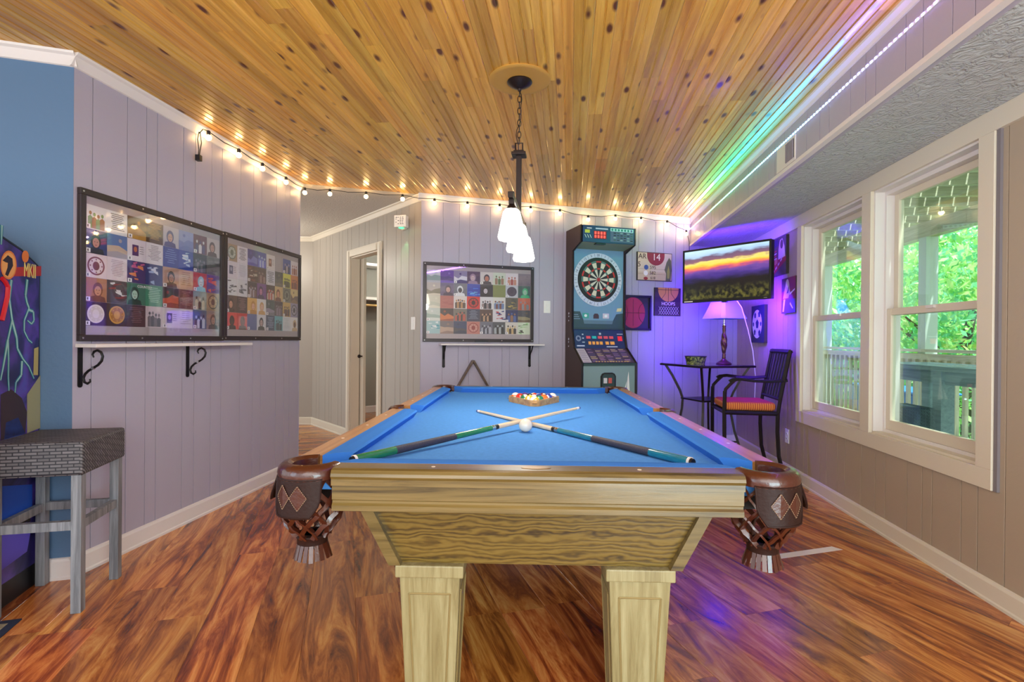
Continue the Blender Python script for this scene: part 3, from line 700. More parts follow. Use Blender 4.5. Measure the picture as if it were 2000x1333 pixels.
def board(label, fr, x0, x1, z0, z1, cells, nums):
    W_, H_ = x1-x0, z1-z0
    o = wthing('poster_board', label, 'poster board', fr, x0, z0, 0, 'album cover boards')
    fw, dp = .03, .022
    for q in ((0, W_, 0, fw), (0, W_, H_-fw, H_), (0, fw, fw, H_-fw), (W_-fw, W_, fw, H_-fw)):
        b = MB(); b.box(q[0], q[1], -dp, -.001, q[2], q[3]); b.build('frame_rail', M['frame'], o, bevel=.002)
    b = MB(); b.box(fw, W_-fw, -.008, -.001, fw, H_-fw); b.build('backing', M['boardmat'], o)
    cw = (W_-2*fw-.006)/8; zb = fw+.045
    for r in range(5):
        for c in range(8):
            sp = cells[r][c]
            if sp is None: continue
            x = fw+.003+cw*(c+.5); z = zb+.1175*(4-r+.5)
            k = card(*sp).build('album_card', M['print'], o, (x+random.uniform(-.0008, .0008), -.0082, z), (0, random.uniform(-.012, .012), 0))
            k.scale = (cw/.1175, 1, 1)
            if c % 2 == 0 and random.random() < .75:
                t = MB(); t.box(-.012, .012, -.0006, 0, -.01, .01, 0, (238, 234, 236)); t.box(-.004, .002, -.0009, -.0006, -.006, .006, 0, (60, 54, 60)); t.build('number_tag', M['print'], k, (-.045, -.0042, -.046))
    b = MB(); b.box(fw-.002, W_-fw+.002, -.0175, -.0155, fw-.002, H_-fw+.002); b.build('glass_pane', M['pane'], o)
    for x in (.015, W_*.35, W_*.7, W_-.015):
        for z in (.015, H_-.015):
            b = MB(); b.cyl((x, -dp, z), (x, -dp-.002, z), .005, .004, 8); b.build('screw', M['screw'], o)
    return o
G = lambda *a: a
c1 = [[((226, 222, 224), 'g', (150, 100, 60), (110, 150, 90)), ((228, 226, 228), 't'), ((70, 46, 24), 's', (150, 100, 40), (190, 140, 60)), ((84, 58, 34), 't', (200, 160, 90)), ((196, 186, 198), 'f', (70, 70, 130), (206, 160, 140)), ((150, 156, 204), 's', (120, 128, 190), (108, 116, 180)), ((110, 50, 74), 'g', (220, 210, 220), (80, 50, 110)), ((196, 180, 182), 'f', (84, 54, 48), (190, 140, 120))],
      [((52, 56, 116), 'f', (36, 28, 50), (200, 130, 120)), ((96, 122, 176), 's', (200, 176, 156), (170, 160, 170)), ((226, 216, 226), 'p', (84, 44, 110), (190, 110, 80)), ((230, 224, 230), 't', (130, 124, 134)), ((40, 60, 150), 't', (130, 160, 220)), ((44, 66, 160), 'x', (226, 230, 240), (180, 200, 230)), ((36, 36, 54), 'g', (120, 110, 130), (70, 80, 100)), ((96, 90, 92), 'x', (120, 114, 112), (80, 74, 76))],
      [((224, 206, 212), 'o', (124, 56, 66), (222, 204, 210)), ((224, 208, 214), 't', (176, 150, 160)), ((66, 42, 106), 'x', (220, 130, 80), (200, 90, 140)), ((40, 50, 112), 'x', (220, 224, 240), (160, 180, 220)), ((190, 150, 130), 'f', (60, 44, 40), (180, 130, 108)), ((206, 164, 138), 't', (150, 100, 80)), ((196, 60, 60), 'f', (150, 200, 220), (216, 220, 230)), ((100, 56, 140), 'x', (226, 90, 40), (214, 60, 50))],
      [((180, 124, 84), 'f', (120, 70, 44), (206, 150, 116)), ((80, 60, 66), 'x', (220, 216, 220), (140, 56, 50)), ((58, 110, 92), 'f', (30, 56, 48), (170, 200, 186)), ((66, 140, 108), 't', (190, 226, 206)), ((64, 36, 34), 's', (206, 84, 40), (150, 40, 30)), ((120, 42, 48), 't', (190, 120, 116)), ((150, 156, 150), 'g', (60, 70, 60), (206, 200, 180)), ((160, 130, 96), 'o', (76, 60, 48), (176, 150, 112))],
      [((62, 30, 64), 'o', (224, 214, 212), (208, 196, 190)), ((66, 36, 36), 'o', (206, 150, 56), (170, 110, 36)), ((76, 44, 52), 't', (130, 90, 96)), ((206, 188, 196), 'g', (60, 56, 64), (110, 100, 104)), ((216, 206, 204), 'p', (60, 56, 60), (160, 150, 150)), ((218, 208, 204), 't', (160, 146, 146)), ((92, 104, 128), 'g', (200, 206, 216), (40, 44, 60)), ((150, 124, 110), 'f', (62, 48, 46), (170, 130, 110))]]
c2 = [[((170, 144, 120), 'o', (110, 120, 110), (190, 196, 190)), ((226, 218, 228), 't'), ((56, 48, 136), 's', (120, 120, 200), (80, 70, 170)), ((60, 52, 156), 'g', (190, 196, 230), (110, 110, 210)), ((224, 212, 216), 'p', (130, 70, 64), (200, 150, 140)), None, ((40, 72, 156), 'g', (180, 160, 160), (30, 40, 90)), ((222, 210, 220), 'g', (150, 70, 60), (180, 120, 100))],
      [((220, 212, 222), 'p', (80, 84, 120), (160, 160, 180)), ((222, 216, 226), 't', (170, 166, 180)), ((94, 66, 60), 'x', (190, 176, 160), (140, 80, 66)), ((76, 50, 52), 'g', (150, 120, 120), (110, 70, 70)), ((214, 210, 220), 't'), ((66, 64, 66), 's', (96, 90, 84), (120, 110, 96)), ((216, 212, 70), 'g', (60, 60, 30), (90, 90, 40)), ((208, 120, 48), 'g', (150, 70, 30), (110, 50, 24))],
      [((220, 220, 224), 'x', (60, 60, 66), (100, 100, 110)), ((216, 214, 220), 'x', (120, 120, 130), (90, 90, 100)), ((66, 54, 62), 'g', (170, 160, 170), (120, 90, 90)), ((116, 62, 136), 'f', (60, 30, 80), (196, 120, 160)), ((72, 46, 44), 'g', (190, 70, 60), (200, 180, 170)), ((210, 176, 120), 'f', (120, 60, 40), (220, 150, 110)), ((120, 116, 100), 'o', (60, 60, 50), (140, 140, 120)), ((216, 190, 124), 's', (110, 84, 70), (140, 110, 80))],
      [((84, 56, 52), 'f', (60, 36, 30), (210, 150, 120)), ((70, 46, 48), 't', (150, 110, 110)), ((224, 176, 96), 'f', (196, 140, 60), (232, 180, 150)), ((226, 220, 218), 'f', (206, 160, 100), (226, 180, 156)), ((72, 82, 84), 's', (150, 140, 160), (120, 120, 130)), ((74, 52, 62), 'g', (140, 120, 140), (110, 100, 110)), ((206, 170, 90), 'g', (70, 56, 56), (120, 70, 50)), ((150, 140, 170), 'o', (50, 46, 60), (170, 160, 180))],
      [((224, 62, 58), 'f', (44, 26, 34), (60, 34, 40)), ((204, 32, 44), 'f', (60, 24, 34), (90, 40, 44)), ((100, 112, 164), 's', (96, 108, 160), (92, 104, 156)), ((214, 214, 222), 'f', (50, 52, 60), (190, 160, 150)), ((56, 76, 110), 't', (150, 170, 200)), ((96, 172, 184), 'g', (40, 60, 76), (70, 96, 110)), ((216, 218, 222), 't', (170, 180, 184)), ((224, 222, 222), 'f', (200, 170, 130), (110, 70, 50))]]
c3 = [[((190, 190, 200), 's', (130, 150, 150), (170, 170, 180)), ((84, 40, 150), 's', (60, 30, 120), (110, 80, 180)), ((130, 120, 160), 's', (210, 206, 220), (60, 40, 110)), ((70, 40, 80), 'f', (150, 120, 150), (200, 170, 180)), ((206, 196, 196), 'f', (60, 46, 60), (190, 120, 100)), ((200, 206, 190), 'g', (90, 110, 70), (150, 110, 90)), ((214, 204, 210), 'g', (160, 70, 64), (190, 130, 110)), ((130, 114, 126), 's', (124, 108, 120), (118, 102, 116))],
      [((180, 166, 160), 's', (120, 110, 90), (210, 200, 180)), ((100, 84, 120), 'f', (60, 40, 70), (206, 160, 150)), ((110, 110, 124), 'f', (220, 220, 226), (60, 60, 70)), ((36, 60, 170), 'x', (110, 190, 230), (60, 120, 220)), ((44, 40, 54), 'f', (30, 28, 36), (200, 190, 196)), ((132, 138, 84), 's', (132, 138, 84), (130, 134, 80)), ((190, 190, 200), 'o', (74, 64, 84), (84, 72, 92)), ((60, 90, 90), 'f', (56, 170, 120), (150, 190, 170))],
      [((206, 200, 180), 's', (190, 190, 170), (216, 210, 190)), ((176, 98, 90), 'x', (166, 88, 80), (184, 106, 96)), ((220, 210, 206), 'g', (190, 140, 90), (90, 70, 60)), ((214, 52, 48), 'o', (60, 30, 34), (200, 50, 46)), ((216, 212, 216), 'g', (50, 50, 60), (150, 130, 130)), ((216, 212, 204), 'g', (120, 70, 56), (110, 130, 170)), ((96, 90, 80), 'x', (200, 170, 90), (60, 70, 70)), ((192, 100, 80), 'g', (120, 130, 140), (170, 90, 70))],
      [((190, 200, 190), 's', (150, 170, 160), (210, 214, 206)), ((56, 40, 40), 's', (206, 110, 50), (150, 70, 40)), ((120, 110, 100), 'g', (50, 50, 50), (180, 80, 60)), ((58, 62, 84), 't', (150, 160, 180)), ((90, 66, 60), 'g', (190, 150, 120), (50, 40, 44)), ((216, 210, 214), 'x', (190, 50, 56), (50, 60, 120)), ((40, 50, 96), 'g', (150, 110, 80), (80, 100, 160)), ((70, 70, 80), 's', (150, 140, 110), (110, 90, 70))],
      [((150, 186, 190), 'x', (70, 150, 164), (220, 226, 226)), ((110, 96, 100), 's', (180, 150, 130), (140, 110, 100)), ((40, 56, 96), 's', (60, 60, 70), (30, 40, 70)), ((190, 120, 110), 'o', (150, 60, 56), (206, 150, 136)), ((110, 110, 124), 'g', (60, 60, 74), (170, 170, 180)), ((80, 84, 90), 'g', (30, 34, 40), (170, 176, 180)), ((212, 204, 196), 'g', (60, 56, 60), (200, 170, 120)), ((206, 216, 190), 'x', (50, 60, 50), (150, 190, 130))]]
B1 = board('framed board of album covers nearest the arcade cabinet', 'L', 2.219, 3.248, 1.115, 1.845, c1, 1)
B2 = board('framed board of album covers at the hallway end of the left wall', 'L', 3.252, 4.25, 1.118, 1.848, c2, 1)
B3 = board('framed board of album covers on the back wall', 'B', .65, 1.72, 1.113, 1.843, c3, 1)
text('COUNTRY', .02, M['white'], B1, (.03+.121*2.95, -.0105, .075+.1175*1.86))
b = MB(); b.box(-.065, .065, -.03, -.022, -.012, .003); b.build('handle_clip', M['black'], B3, (.55, 0, .012))
# shelves and brackets
def scroll_bracket(label, x, ztop, size):
    o = wthing('scroll_bracket', label, 'shelf bracket', 'L', x, ztop, 0, 'wrought iron brackets under the left shelf')
    b = MB(); b.box(-.011, .011, -.006, 0, -.185*size, 0); b.cyl((0, -.006, -.185*size), (0, 0, -.185*size), .011, n=12); b.build('wall_strap', M['blackm'], o)
    SC_ = [(.075, .047), (.068, .034), (.076, .02), (.094, .013), (.113, .022), (.122, .042), (.116, .064), (.098, .083), (.074, .097), (.048, .111), (.03, .127), (.021, .147), (.027, .166), (.043, .173), (.057, .163), (.055, .15)]
    b = MB(); b.tube([(0, -a, -c) for a, c in SC_], [.0035, .0045]+[.0058]*12+[.0045, .0035], 6, up=(1, 0, 0)); b.build('scroll', M['blackm'], o, smooth=True)
    b = MB(); b.cyl((-.006, -.072, -.097), (.006, -.072, -.097), .008, n=10); b.build('rivet', M['screw'], o)
o = MB(); o.box(2.215, 3.43, -.11, 0, 1.085, 1.102); o.build('wall_shelf', M['trim'], None, on('L', 0), (0, 0, FR['L'][1]), bevel=.002, label='narrow white ledge under the boards on the left wall', cat='shelf')
scroll_bracket('black iron scroll bracket nearest the arcade cabinet', 2.238, 1.085, .98)
scroll_bracket('black iron scroll bracket at the far end of the left ledge', 2.94, 1.085, .98)
o = MB(); o.box(.80, 1.80, -.12, 0, 1.082, 1.097); o.build('wall_shelf', M['trim'], None, on('B', 0), (0, 0, FR['B'][1]), bevel=.002, label='narrow white ledge under the board on the back wall', cat='shelf')
for x, lb in ((.845, 'slim black bracket under the back ledge, hallway side'), (1.687, 'slim black bracket under the back ledge, dart machine side')):
    o = wthing('shelf_bracket', lb, 'shelf bracket', 'B', x, 1.082, 0, 'black brackets under the back shelf')
    b = MB(); b.box(-.012, .012, -.005, 0, -.19, 0); b.cyl((0, -.006, -.195), (0, 0, -.195), .014, n=10); b.box(-.009, .009, -.1, 0, -.005, 0); b.build('strap', M['blackm'], o)
    b = MB(); b.tube([(0, -.09, -.006), (0, -.07, -.04), (0, -.03, -.075), (0, -.006, -.13)], .006, 6); b.build('brace', M['blackm'], o, smooth=True)
# triangle hung on the back wall
o = wthing('triangle_rack', 'dark wooden triangle rack hung on the wall below the back ledge', 'ball rack', 'B', 1.118, .945, -.002)
dk = wood('dark_rack_wood', [(60, 44, 36), (84, 64, 50), (100, 78, 60), (116, 94, 74)], 0, (2, 30, 30), 1, .6, .4, .2, 0)
H3 = .30
for s_ in (-1, 1):
    P = MB(); P.prism([(0, 0), (.012, -.004), (.012+.168, -H3+.004), (.168-.002, -H3), (0, -.02)], lambda a, c, d, s_=s_: (s_*a, d, c), -.05, 0); P.build('rack_side', dk, o, bevel=.002)
P = MB(); P.box(-.17, .17, -.05, 0, -H3-.012, -H3); P.build('rack_base', dk, o, bevel=.002)
b = MB(); b.cyl((0, .002, -.022), (0, -.055, -.022), .004, n=8); b.build('wall_peg', M['blackm'], None, on('B', 1.118, -.002, .945), (0, 0, YB), label='black wall peg holding up the dark triangle rack', cat='hook')
# switches, outlet
def plate(name, label, fr, x, z, w_, h_, kind):
    o = wthing(name, label, 'wall plate', fr, x, z)
    b = MB(); b.box(-w_/2, w_/2, -.006, 0, -h_/2, h_/2); b.build('cover_plate', M['white'], o, bevel=.002)
    if kind == 'sw':
        b = MB(); b.box(-.012, .012, -.009, -.006, -.03, .03); b.build('rocker', M['white'], o, bevel=.001)
    else:
        for s_ in (-1, 1):
            b = MB(); b.cyl((0, -.0085, s_*.02), (0, -.006, s_*.02), .015, n=14); rc = b.build('socket', M['white'], o)
            b = MB(); b.box(-.007, -.004, -.0092, -.0085, s_*.02-.005, s_*.02+.005); b.box(.004, .007, -.0092, -.0085, s_*.02-.005, s_*.02+.005); b.build('slot', M['black'], rc)
    return o
plate('light_switch', 'white light switch between the back board and dart machine', 'B', 1.864, 1.463, .07, .12, 'sw')
plate('light_switch', 'white light switch on the hallway wall by the corner', 'H', 2.595, 1.283, .075, .12, 'sw')
plate('power_outlet', 'white power outlet low on the wall behind the chair', 'R', -4.676, .335, .075, .12, 'out')
plate('power_outlet', 'white power outlet low on the back wall under the corner table', 'B', 3.30, .33, .075, .12, 'out')
# exit light box
o = wthing('wall_sensor_box', 'white box device with green light beneath, high on the hallway wall', 'sensor', 'H', 2.42, 2.235)
b = MB(); b.box(-.035, .045, -.02, 0, -.055, .055); b.build('mount_plate', M['cream'], o, bevel=.003)
b = MB(); b.box(.03, .05, -.06, -.02, -.01, .01); b.build('arm', M['cream'], o)
Bx = MB(); Bx.box(-.058, .058, -.035, .035, -.055, .055); bx = Bx.build('housing', M['white'], o, (.085, -.085, 0), (0, 0, math.radians(38)), bevel=.004)
b = MB()
for i in range(5):
    for j in range(4):
        if random.random() < .85: b.box(-.042+j*.021, -.042+j*.021+random.uniform(.008, .016), -.0362, -.035, .03-i*.015, .038-i*.015)
b.build('printed_label', mat('label_ink', (120, 116, 120), .6), bx)
b = MB(); b.lathe([(.026, -.055), (.024, -.062), (.012, -.065)], 14); b.build('indicator_lens', mat('green_lens', (40, 160, 90), .3, emit=(60, 230, 120), es=2), bx)
light('indicator_glow', 'SPOT', (0, 0, -.07), 1.2, (.2, 1, .4), .01, aim=(-.1, .5, -1), parent=bx).data.spot_size = .7

# ================================================================== dart machine
DM = wthing('dart_machine', 'tall electronic dart machine with dartboard and coin door', 'dart machine', 'B', 2.062, 0, -.004)
DWD = .585; cab = mat('machine_brown_laminate', (66, 48, 44), .5); tealp = mat('machine_grey_teal', (126, 152, 152), .4); bluep = mat('machine_blue_face', (108, 148, 176), .35)
navy = mat('machine_navy', (38, 50, 96), .35); dteal = mat('machine_dark_teal', (42, 66, 66), .45)
SIDE = [(0, 0), (-.38, 0), (-.38, .925), (-.2, 1.065), (-.15, 1.25), (-.15, 2.0), (-.33, 2.06), (-.33, 2.22), (0, 2.22)]
for x0 in (0, DWD-.018):
    P = MB(); P.prism(SIDE, YZ, x0, x0+.018); P.build('side_panel', cab, DM)
    P = MB(); e = [(x0+.009, y-.001, z) for y, z in SIDE[1:-1]]; P.tube(e, .0105, 4); P.build('edge_moulding', M['black'], DM)
P = MB(); P.prism([(-.005, .01), (-.36, .01), (-.36, .915), (-.19, 1.05), (-.125, 1.25), (-.125, 2.03), (-.3, 2.07), (-.3, 2.21), (-.005, 2.21)], YZ, .018, DWD-.018); P.build('cabinet_core', dteal, DM)
xl, xr = .02, DWD-.02
P = MB(); P.box(xl, xr, -.372, -.36, .03, .9); lf = P.build('lower_front', tealp, DM)
P = MB(); P.box(xl, xr, -.385, -.36, .9, .925); P.build('front_ledge', dteal, DM)
cd = MB(); rr = [(.2, .5), (.36, .5), (.36, .80), (.345, .825), (.32, .835), (.24, .835), (.215, .825), (.2, .80)]; cd.prism(rr, XZ, -.378, -.372); cdo = cd.build('coin_door', M['black'], DM)
P = MB(); P.prism([(.215, .51), (.345, .51), (.345, .80), (.325, .82), (.235, .82), (.215, .80)], XZ, -.382, -.378); P.build('door_panel', dteal, cdo)
for x, c in ((.245, (206, 206, 206)), (.295, (196, 90, 84))):
    P = MB(); P.box(x-.018, x+.018, -.387, -.382, .735, .785); P.build('coin_slot', mat('coin_button', c, .3), cdo)
P = MB(); P.box(.22, .34, -.385, -.382, .665, .672); P.build('door_seam', M['black'], cdo)
P = MB(); P.cyl((.325, -.388, .65), (.325, -.382, .65), .009); P.build('door_lock', M['chrome'], cdo)
P = MB(); P.flat([(.475, .64), (.512, .63), (.497, .845), (.488, .79)], XZ, -.3735, 0, (236, 236, 226)); P.flat([(.44, .64), (.462, .635), (.482, .76)], XZ, -.3736, 0, (226, 226, 220))
P.build('sail_decal', M['printm'], DM, label='white sail shaped mark low on the front')
# slanted play chart
def slope(u, v, d=0):      # u across 0..1, v 0 bottom..1 top on the slanted sheet
    y = -.372+(.372-.19)*v; z = .925+(1.06-.925)*v; return (xl+(xr-xl)*u, y-.6*d, z+.8*d)
P = MB(); P.add([slope(0, 0, .002), slope(1, 0, .002), slope(1, 1, .002), slope(0, 1, .002)], [(0, 1, 2, 3)], 0, (66, 50, 84))
P.add([slope(.01, .03, .0026), slope(.17, .03, .0026), slope(.17, .97, .0026), slope(.01, .97, .0026)], [(0, 1, 2, 3)], 0, (196, 186, 200))
for i in range(9):
    for j in range(5):
        u0 = .2+j*.158; v0 = .08+i*.1; c = random.choice([(130, 104, 150), (160, 120, 160), (92, 80, 130), (196, 170, 140), (44, 34, 60)])
        P.add([slope(u0, v0, .0026), slope(u0+random.uniform(.06, .14), v0, .0026), slope(u0+.12, v0+.05, .0026), slope(u0, v0+.05, .0026)], [(0, 1, 2, 3)], 0, c)
for j in range(12):
    u0 = .25+j*.055; P.add([slope(u0, .06, .003), slope(u0+.03, .06, .003), slope(u0+.03, .11, .003), slope(u0, .11, .003)], [(0, 1, 2, 3)], 0, (220, 180, 90))
for i in range(7):
    v0 = .1+i*.12; P.add([slope(.03, v0, .003), slope(.15, v0, .003), slope(.15, v0+.03, .003), slope(.03, v0+.03, .003)], [(0, 1, 2, 3)], 0, (130, 120, 150))
P.build('play_chart', M['printm'], DM)
def cp(u, v, d=0):         # control panel
    return (xl+(xr-xl)*u, -.19+.055*v-d*.96, 1.062+.185*v-d*.28)
P = MB(); P.hexa([cp(0, 0, -.01), cp(1, 0, -.01), cp(1, 1, -.01), cp(0, 1, -.01), cp(0, 0, .004), cp(1, 0, .004), cp(1, 1, .004), cp(0, 1, .004)]); cpo = P.build('control_panel', navy, DM)
def button(u, v, w_, h_, c):
    P = MB(); P.hexa([cp(u-w_, v-h_, .004), cp(u+w_, v-h_, .004), cp(u+w_, v+h_, .004), cp(u-w_, v+h_, .004), cp(u-w_*.85, v-h_*.85, .014), cp(u+w_*.85, v-h_*.85, .014), cp(u+w_*.85, v+h_*.85, .014), cp(u-w_*.85, v+h_*.85, .014)])
    nm = 'button_%02x%02x%02x' % c; mt = bpy.data.materials.get(nm) or mat(nm, c, .3, emit=c, es=.25); P.build('button', mt, cpo)
for i, u in enumerate((.28, .395, .51, .625, .735)): button(u, .58, .042, .07, (40, 150, 150) if i == 1 else (186, 70, 84))
for u, w_ in ((.295, .025), (.37, .025), (.445, .025), (.52, .028), (.64, .032), (.745, .042)): button(u, .28, w_, .08, (206, 140, 70))
button(.91, .52, .045, .13, (216, 40, 56))
P = MB()
for k in range(18):
    for r_ in (.016, .024):
        a0, a1 = 2*PI*k/18, 2*PI*(k+1)/18; q = [(r_*math.cos(a0), r_*math.sin(a0)), (r_*math.cos(a1), r_*math.sin(a1)), ((r_+.003)*math.cos(a1), (r_+.003)*math.sin(a1)), ((r_+.003)*math.cos(a0), (r_+.003)*math.sin(a0))]
        P.add([cp(.085+a/.545, .52+z/.185, .005) for a, z in q], [(0, 1, 2, 3)], 0, (190, 196, 220))
P.build('target_symbol', M['printm'], cpo)
for u0, v0, u1, v1 in ((.04, .1, .19, .16), (.16, .7, .19, .76), (.16, .5, .19, .56), (.15, .3, .2, .34), (.86, .74, .98, .78), (.62, .06, .84, .11), (.5, .72, .54, .82)):
    P = MB(); P.add([cp(u0, v0, .005), cp(u1, v0, .005), cp(u1, v1, .005), cp(u0, v1, .005)], [(0, 1, 2, 3)], 0, (200, 204, 220)); P.build('panel_mark', M['printm'], cpo)
# upper face
P = MB(); P.box(xl, xr, -.135, -.12, 1.25, 2.035); P.build('target_panel', bluep, DM)
P = MB(); P.box(xl, xr, -.15, -.12, 1.245, 1.262); P.build('divider', dteal, DM)
P = MB(); q = XZ
P.flat([(xl, 1.262), (xr, 1.262), (xr, 1.41), (xr-.075, 1.40), (xr-.13, 1.30), (xl+.13, 1.30), (xl+.075, 1.42), (xl, 1.42)], XZ, -.1358, 0, (52, 78, 82))
P.flat([(xl+.12, 1.30), (xr-.12, 1.30), (xr-.11, 1.335), (xl+.11, 1.335)], XZ, -.1362, 0, (92, 120, 136))
for x, c in ((.155, (60, 160, 146)), (.375, (206, 196, 210))): P.flat([(x-.034, 1.355), (x+.034, 1.355), (x+.034, 1.405), (x-.034, 1.405)], XZ, -.1362, 0, c); P.flat(ell(x, 1.38, .016, .014), XZ, -.1366, 0, (230, 236, 236))
P.flat([(.238, 1.352), (.298, 1.352), (.298, 1.385), (.285, 1.402), (.251, 1.402), (.238, 1.385)], XZ, -.1362, 0, (70, 52, 60))
for i in range(3): P.flat([(xl+.008, 1.385-i*.02), (xl+.055+i*.01, 1.385-i*.02), (xl+.055+i*.01, 1.391-i*.02), (xl+.008, 1.391-i*.02)], XZ, -.1363, 0, (130, 156, 176))
P.flat([(.49, 1.425), (.545, 1.43), (.552, 1.462), (.50, 1.458)], XZ, -.1362, 0, (220, 206, 150))
P.build('target_print', M['printm'], DM)
# dartboard
BX, BZ = .283, 1.735
P = MB(); P.cyl((BX, -.135, BZ), (BX, -.141, BZ), .262, n=48); nr = P.build('number_ring', mat('number_ring_white', (196, 204, 220), .4), DM)
P = MB(); P.cyl((BX, -.141, BZ), (BX, -.152, BZ), .219, .215, n=48); P.build('catch_ring', M['black'], DM)
P = MB(); yb_ = -.153
def sect(r0, r1, a0, a1, c):
    n_ = 3; pts = [(BX+r1*math.sin(a0+(a1-a0)*i/n_), BZ+r1*math.cos(a0+(a1-a0)*i/n_)) for i in range(n_+1)]+[(BX+r0*math.sin(a1-(a1-a0)*i/n_), BZ+r0*math.cos(a1-(a1-a0)*i/n_)) for i in range(n_+1)]
    P.prism(pts, XZ, -.150, yb_, 0, c)
for k in range(20):
    a0, a1 = (k-.47)*PI/10, (k+.47)*PI/10; dark = k % 2 == 0
    s1 = (40, 22, 24) if dark else (214, 206, 184); s2 = (196, 44, 44) if dark else (84, 120, 116)
    sect(.168, .184, a0, a1, s2); sect(.116, .166, a0, a1, s1); sect(.1, .114, a0, a1, s2); sect(.02, .098, a0, a1, (34, 28, 34) if dark else (206, 200, 184))
P.cyl((BX, -.15, BZ), (BX, yb_, BZ), .017, n=20, c=(190, 40, 50)); P.cyl((BX, -.15, BZ), (BX, yb_-.001, BZ), .007, n=12, c=(120, 24, 36))
P.build('dartboard_segments', M['printm'], DM)
for k, nn in enumerate((20, 1, 18, 4, 13, 6, 10, 15, 2, 17, 3, 19, 7, 16, 8, 11, 14, 9, 12, 5)):
    a = k*PI/10; text(str(nn), .032, navy, DM, (BX+.24*math.sin(a), -.1415, BZ+.24*math.cos(a)), (PI/2, a, 0))
    P = MB(); a2 = (k+.5)*PI/10; P.tube([(BX+.222*math.sin(a2), -.1412, BZ+.222*math.cos(a2)), (BX+.258*math.sin(a2), -.1412, BZ+.258*math.cos(a2))], .0012, 4); P.build('number_divider', navy, nr)
# head
P = MB(); P.box(xl, xr, -.345, -.3, 2.06, 2.218); hd_ = P.build('marquee_head', navy, DM, bevel=.003)
P = MB(); P.hexa([(xl, -.33, 2.058), (xr, -.33, 2.058), (xr, -.13, 2.03), (xl, -.13, 2.03), (xl, -.33, 2.064), (xr, -.33, 2.064), (xr, -.13, 2.05), (xl, -.13, 2.05)]); P.build('head_underside', mat('head_under_green', (126, 150, 120), .5), DM)
P = MB(); d_ = -.3462
P.flat([(.13, 2.095), (.265, 2.095), (.265, 2.17), (.13, 2.17)], XZ, d_, 0, (120, 30, 44)); P.flat([(.04, 2.145), (.09, 2.145), (.09, 2.175), (.04, 2.175)], XZ, d_, 0, (206, 206, 70))
for i in range(3): x = .036+i*.026; P.flat([(x, 2.13), (x+.006, 2.13), (x+.022, 2.10), (x+.015, 2.10)], XZ, d_, 0, (220, 214, 200))
P.flat([(.15, 2.185), (.28, 2.185), (.28, 2.198), (.15, 2.198)], XZ, d_, 0, (190, 196, 220)); P.flat([(.06, 2.185), (.11, 2.185), (.11, 2.196), (.06, 2.196)], XZ, d_, 0, (200, 190, 200))
P.flat([(.305, 2.075), (.55, 2.075), (.55, 2.205), (.305, 2.205)], XZ, d_, 0, (84, 96, 130)); P.flat([(.305, 2.175), (.55, 2.175), (.55, 2.205), (.305, 2.205)], XZ, d_-.0002, 0, (176, 216, 220))
for i in range(7): P.flat(ell(.325+i*.034, 2.19, .011, .011, 12), XZ, d_-.0004, 0, (30, 130, 120) if i < 6 else (90, 100, 160))
for i in range(4):
    for j in range(6): x, z = .338+j*.036, 2.155-i*.022; P.flat([(x, z), (x+.026, z), (x+.026, z+.009), (x, z+.009)], XZ, d_-.0003, 0, random.choice([(30, 36, 46), (60, 90, 80), (150, 170, 170), (40, 50, 60)]))
P.build('marquee_print', M['printm'], hd_)
RED = mat('score_led', (230, 60, 50), .4, emit=(255, 60, 50), es=1.2); P = MB()
for i in range(2):
    for j in range(4): x, z = .14+j*.031, 2.138-i*.034; P.box(x, x+.018, -.3475, -.3465, z, z+.024)
P.build('score_display', RED, hd_)
P = MB(); P.box(.16, .26, -.34, -.29, 2.046, 2.06); P.build('board_lamp', M['black'], DM)
for z in (1.37, 1.12):
    P = MB(); P.cyl((0, -.09, z+.03), (-.004, -.09, z+.03), .012, n=12); P.cyl((0, -.09, z), (-.004, -.09, z), .009, n=12); P.cyl((0, -.09, z-.04), (-.004, -.09, z-.04), .008, n=12); P.build('side_lock', M['chrome'], DM)

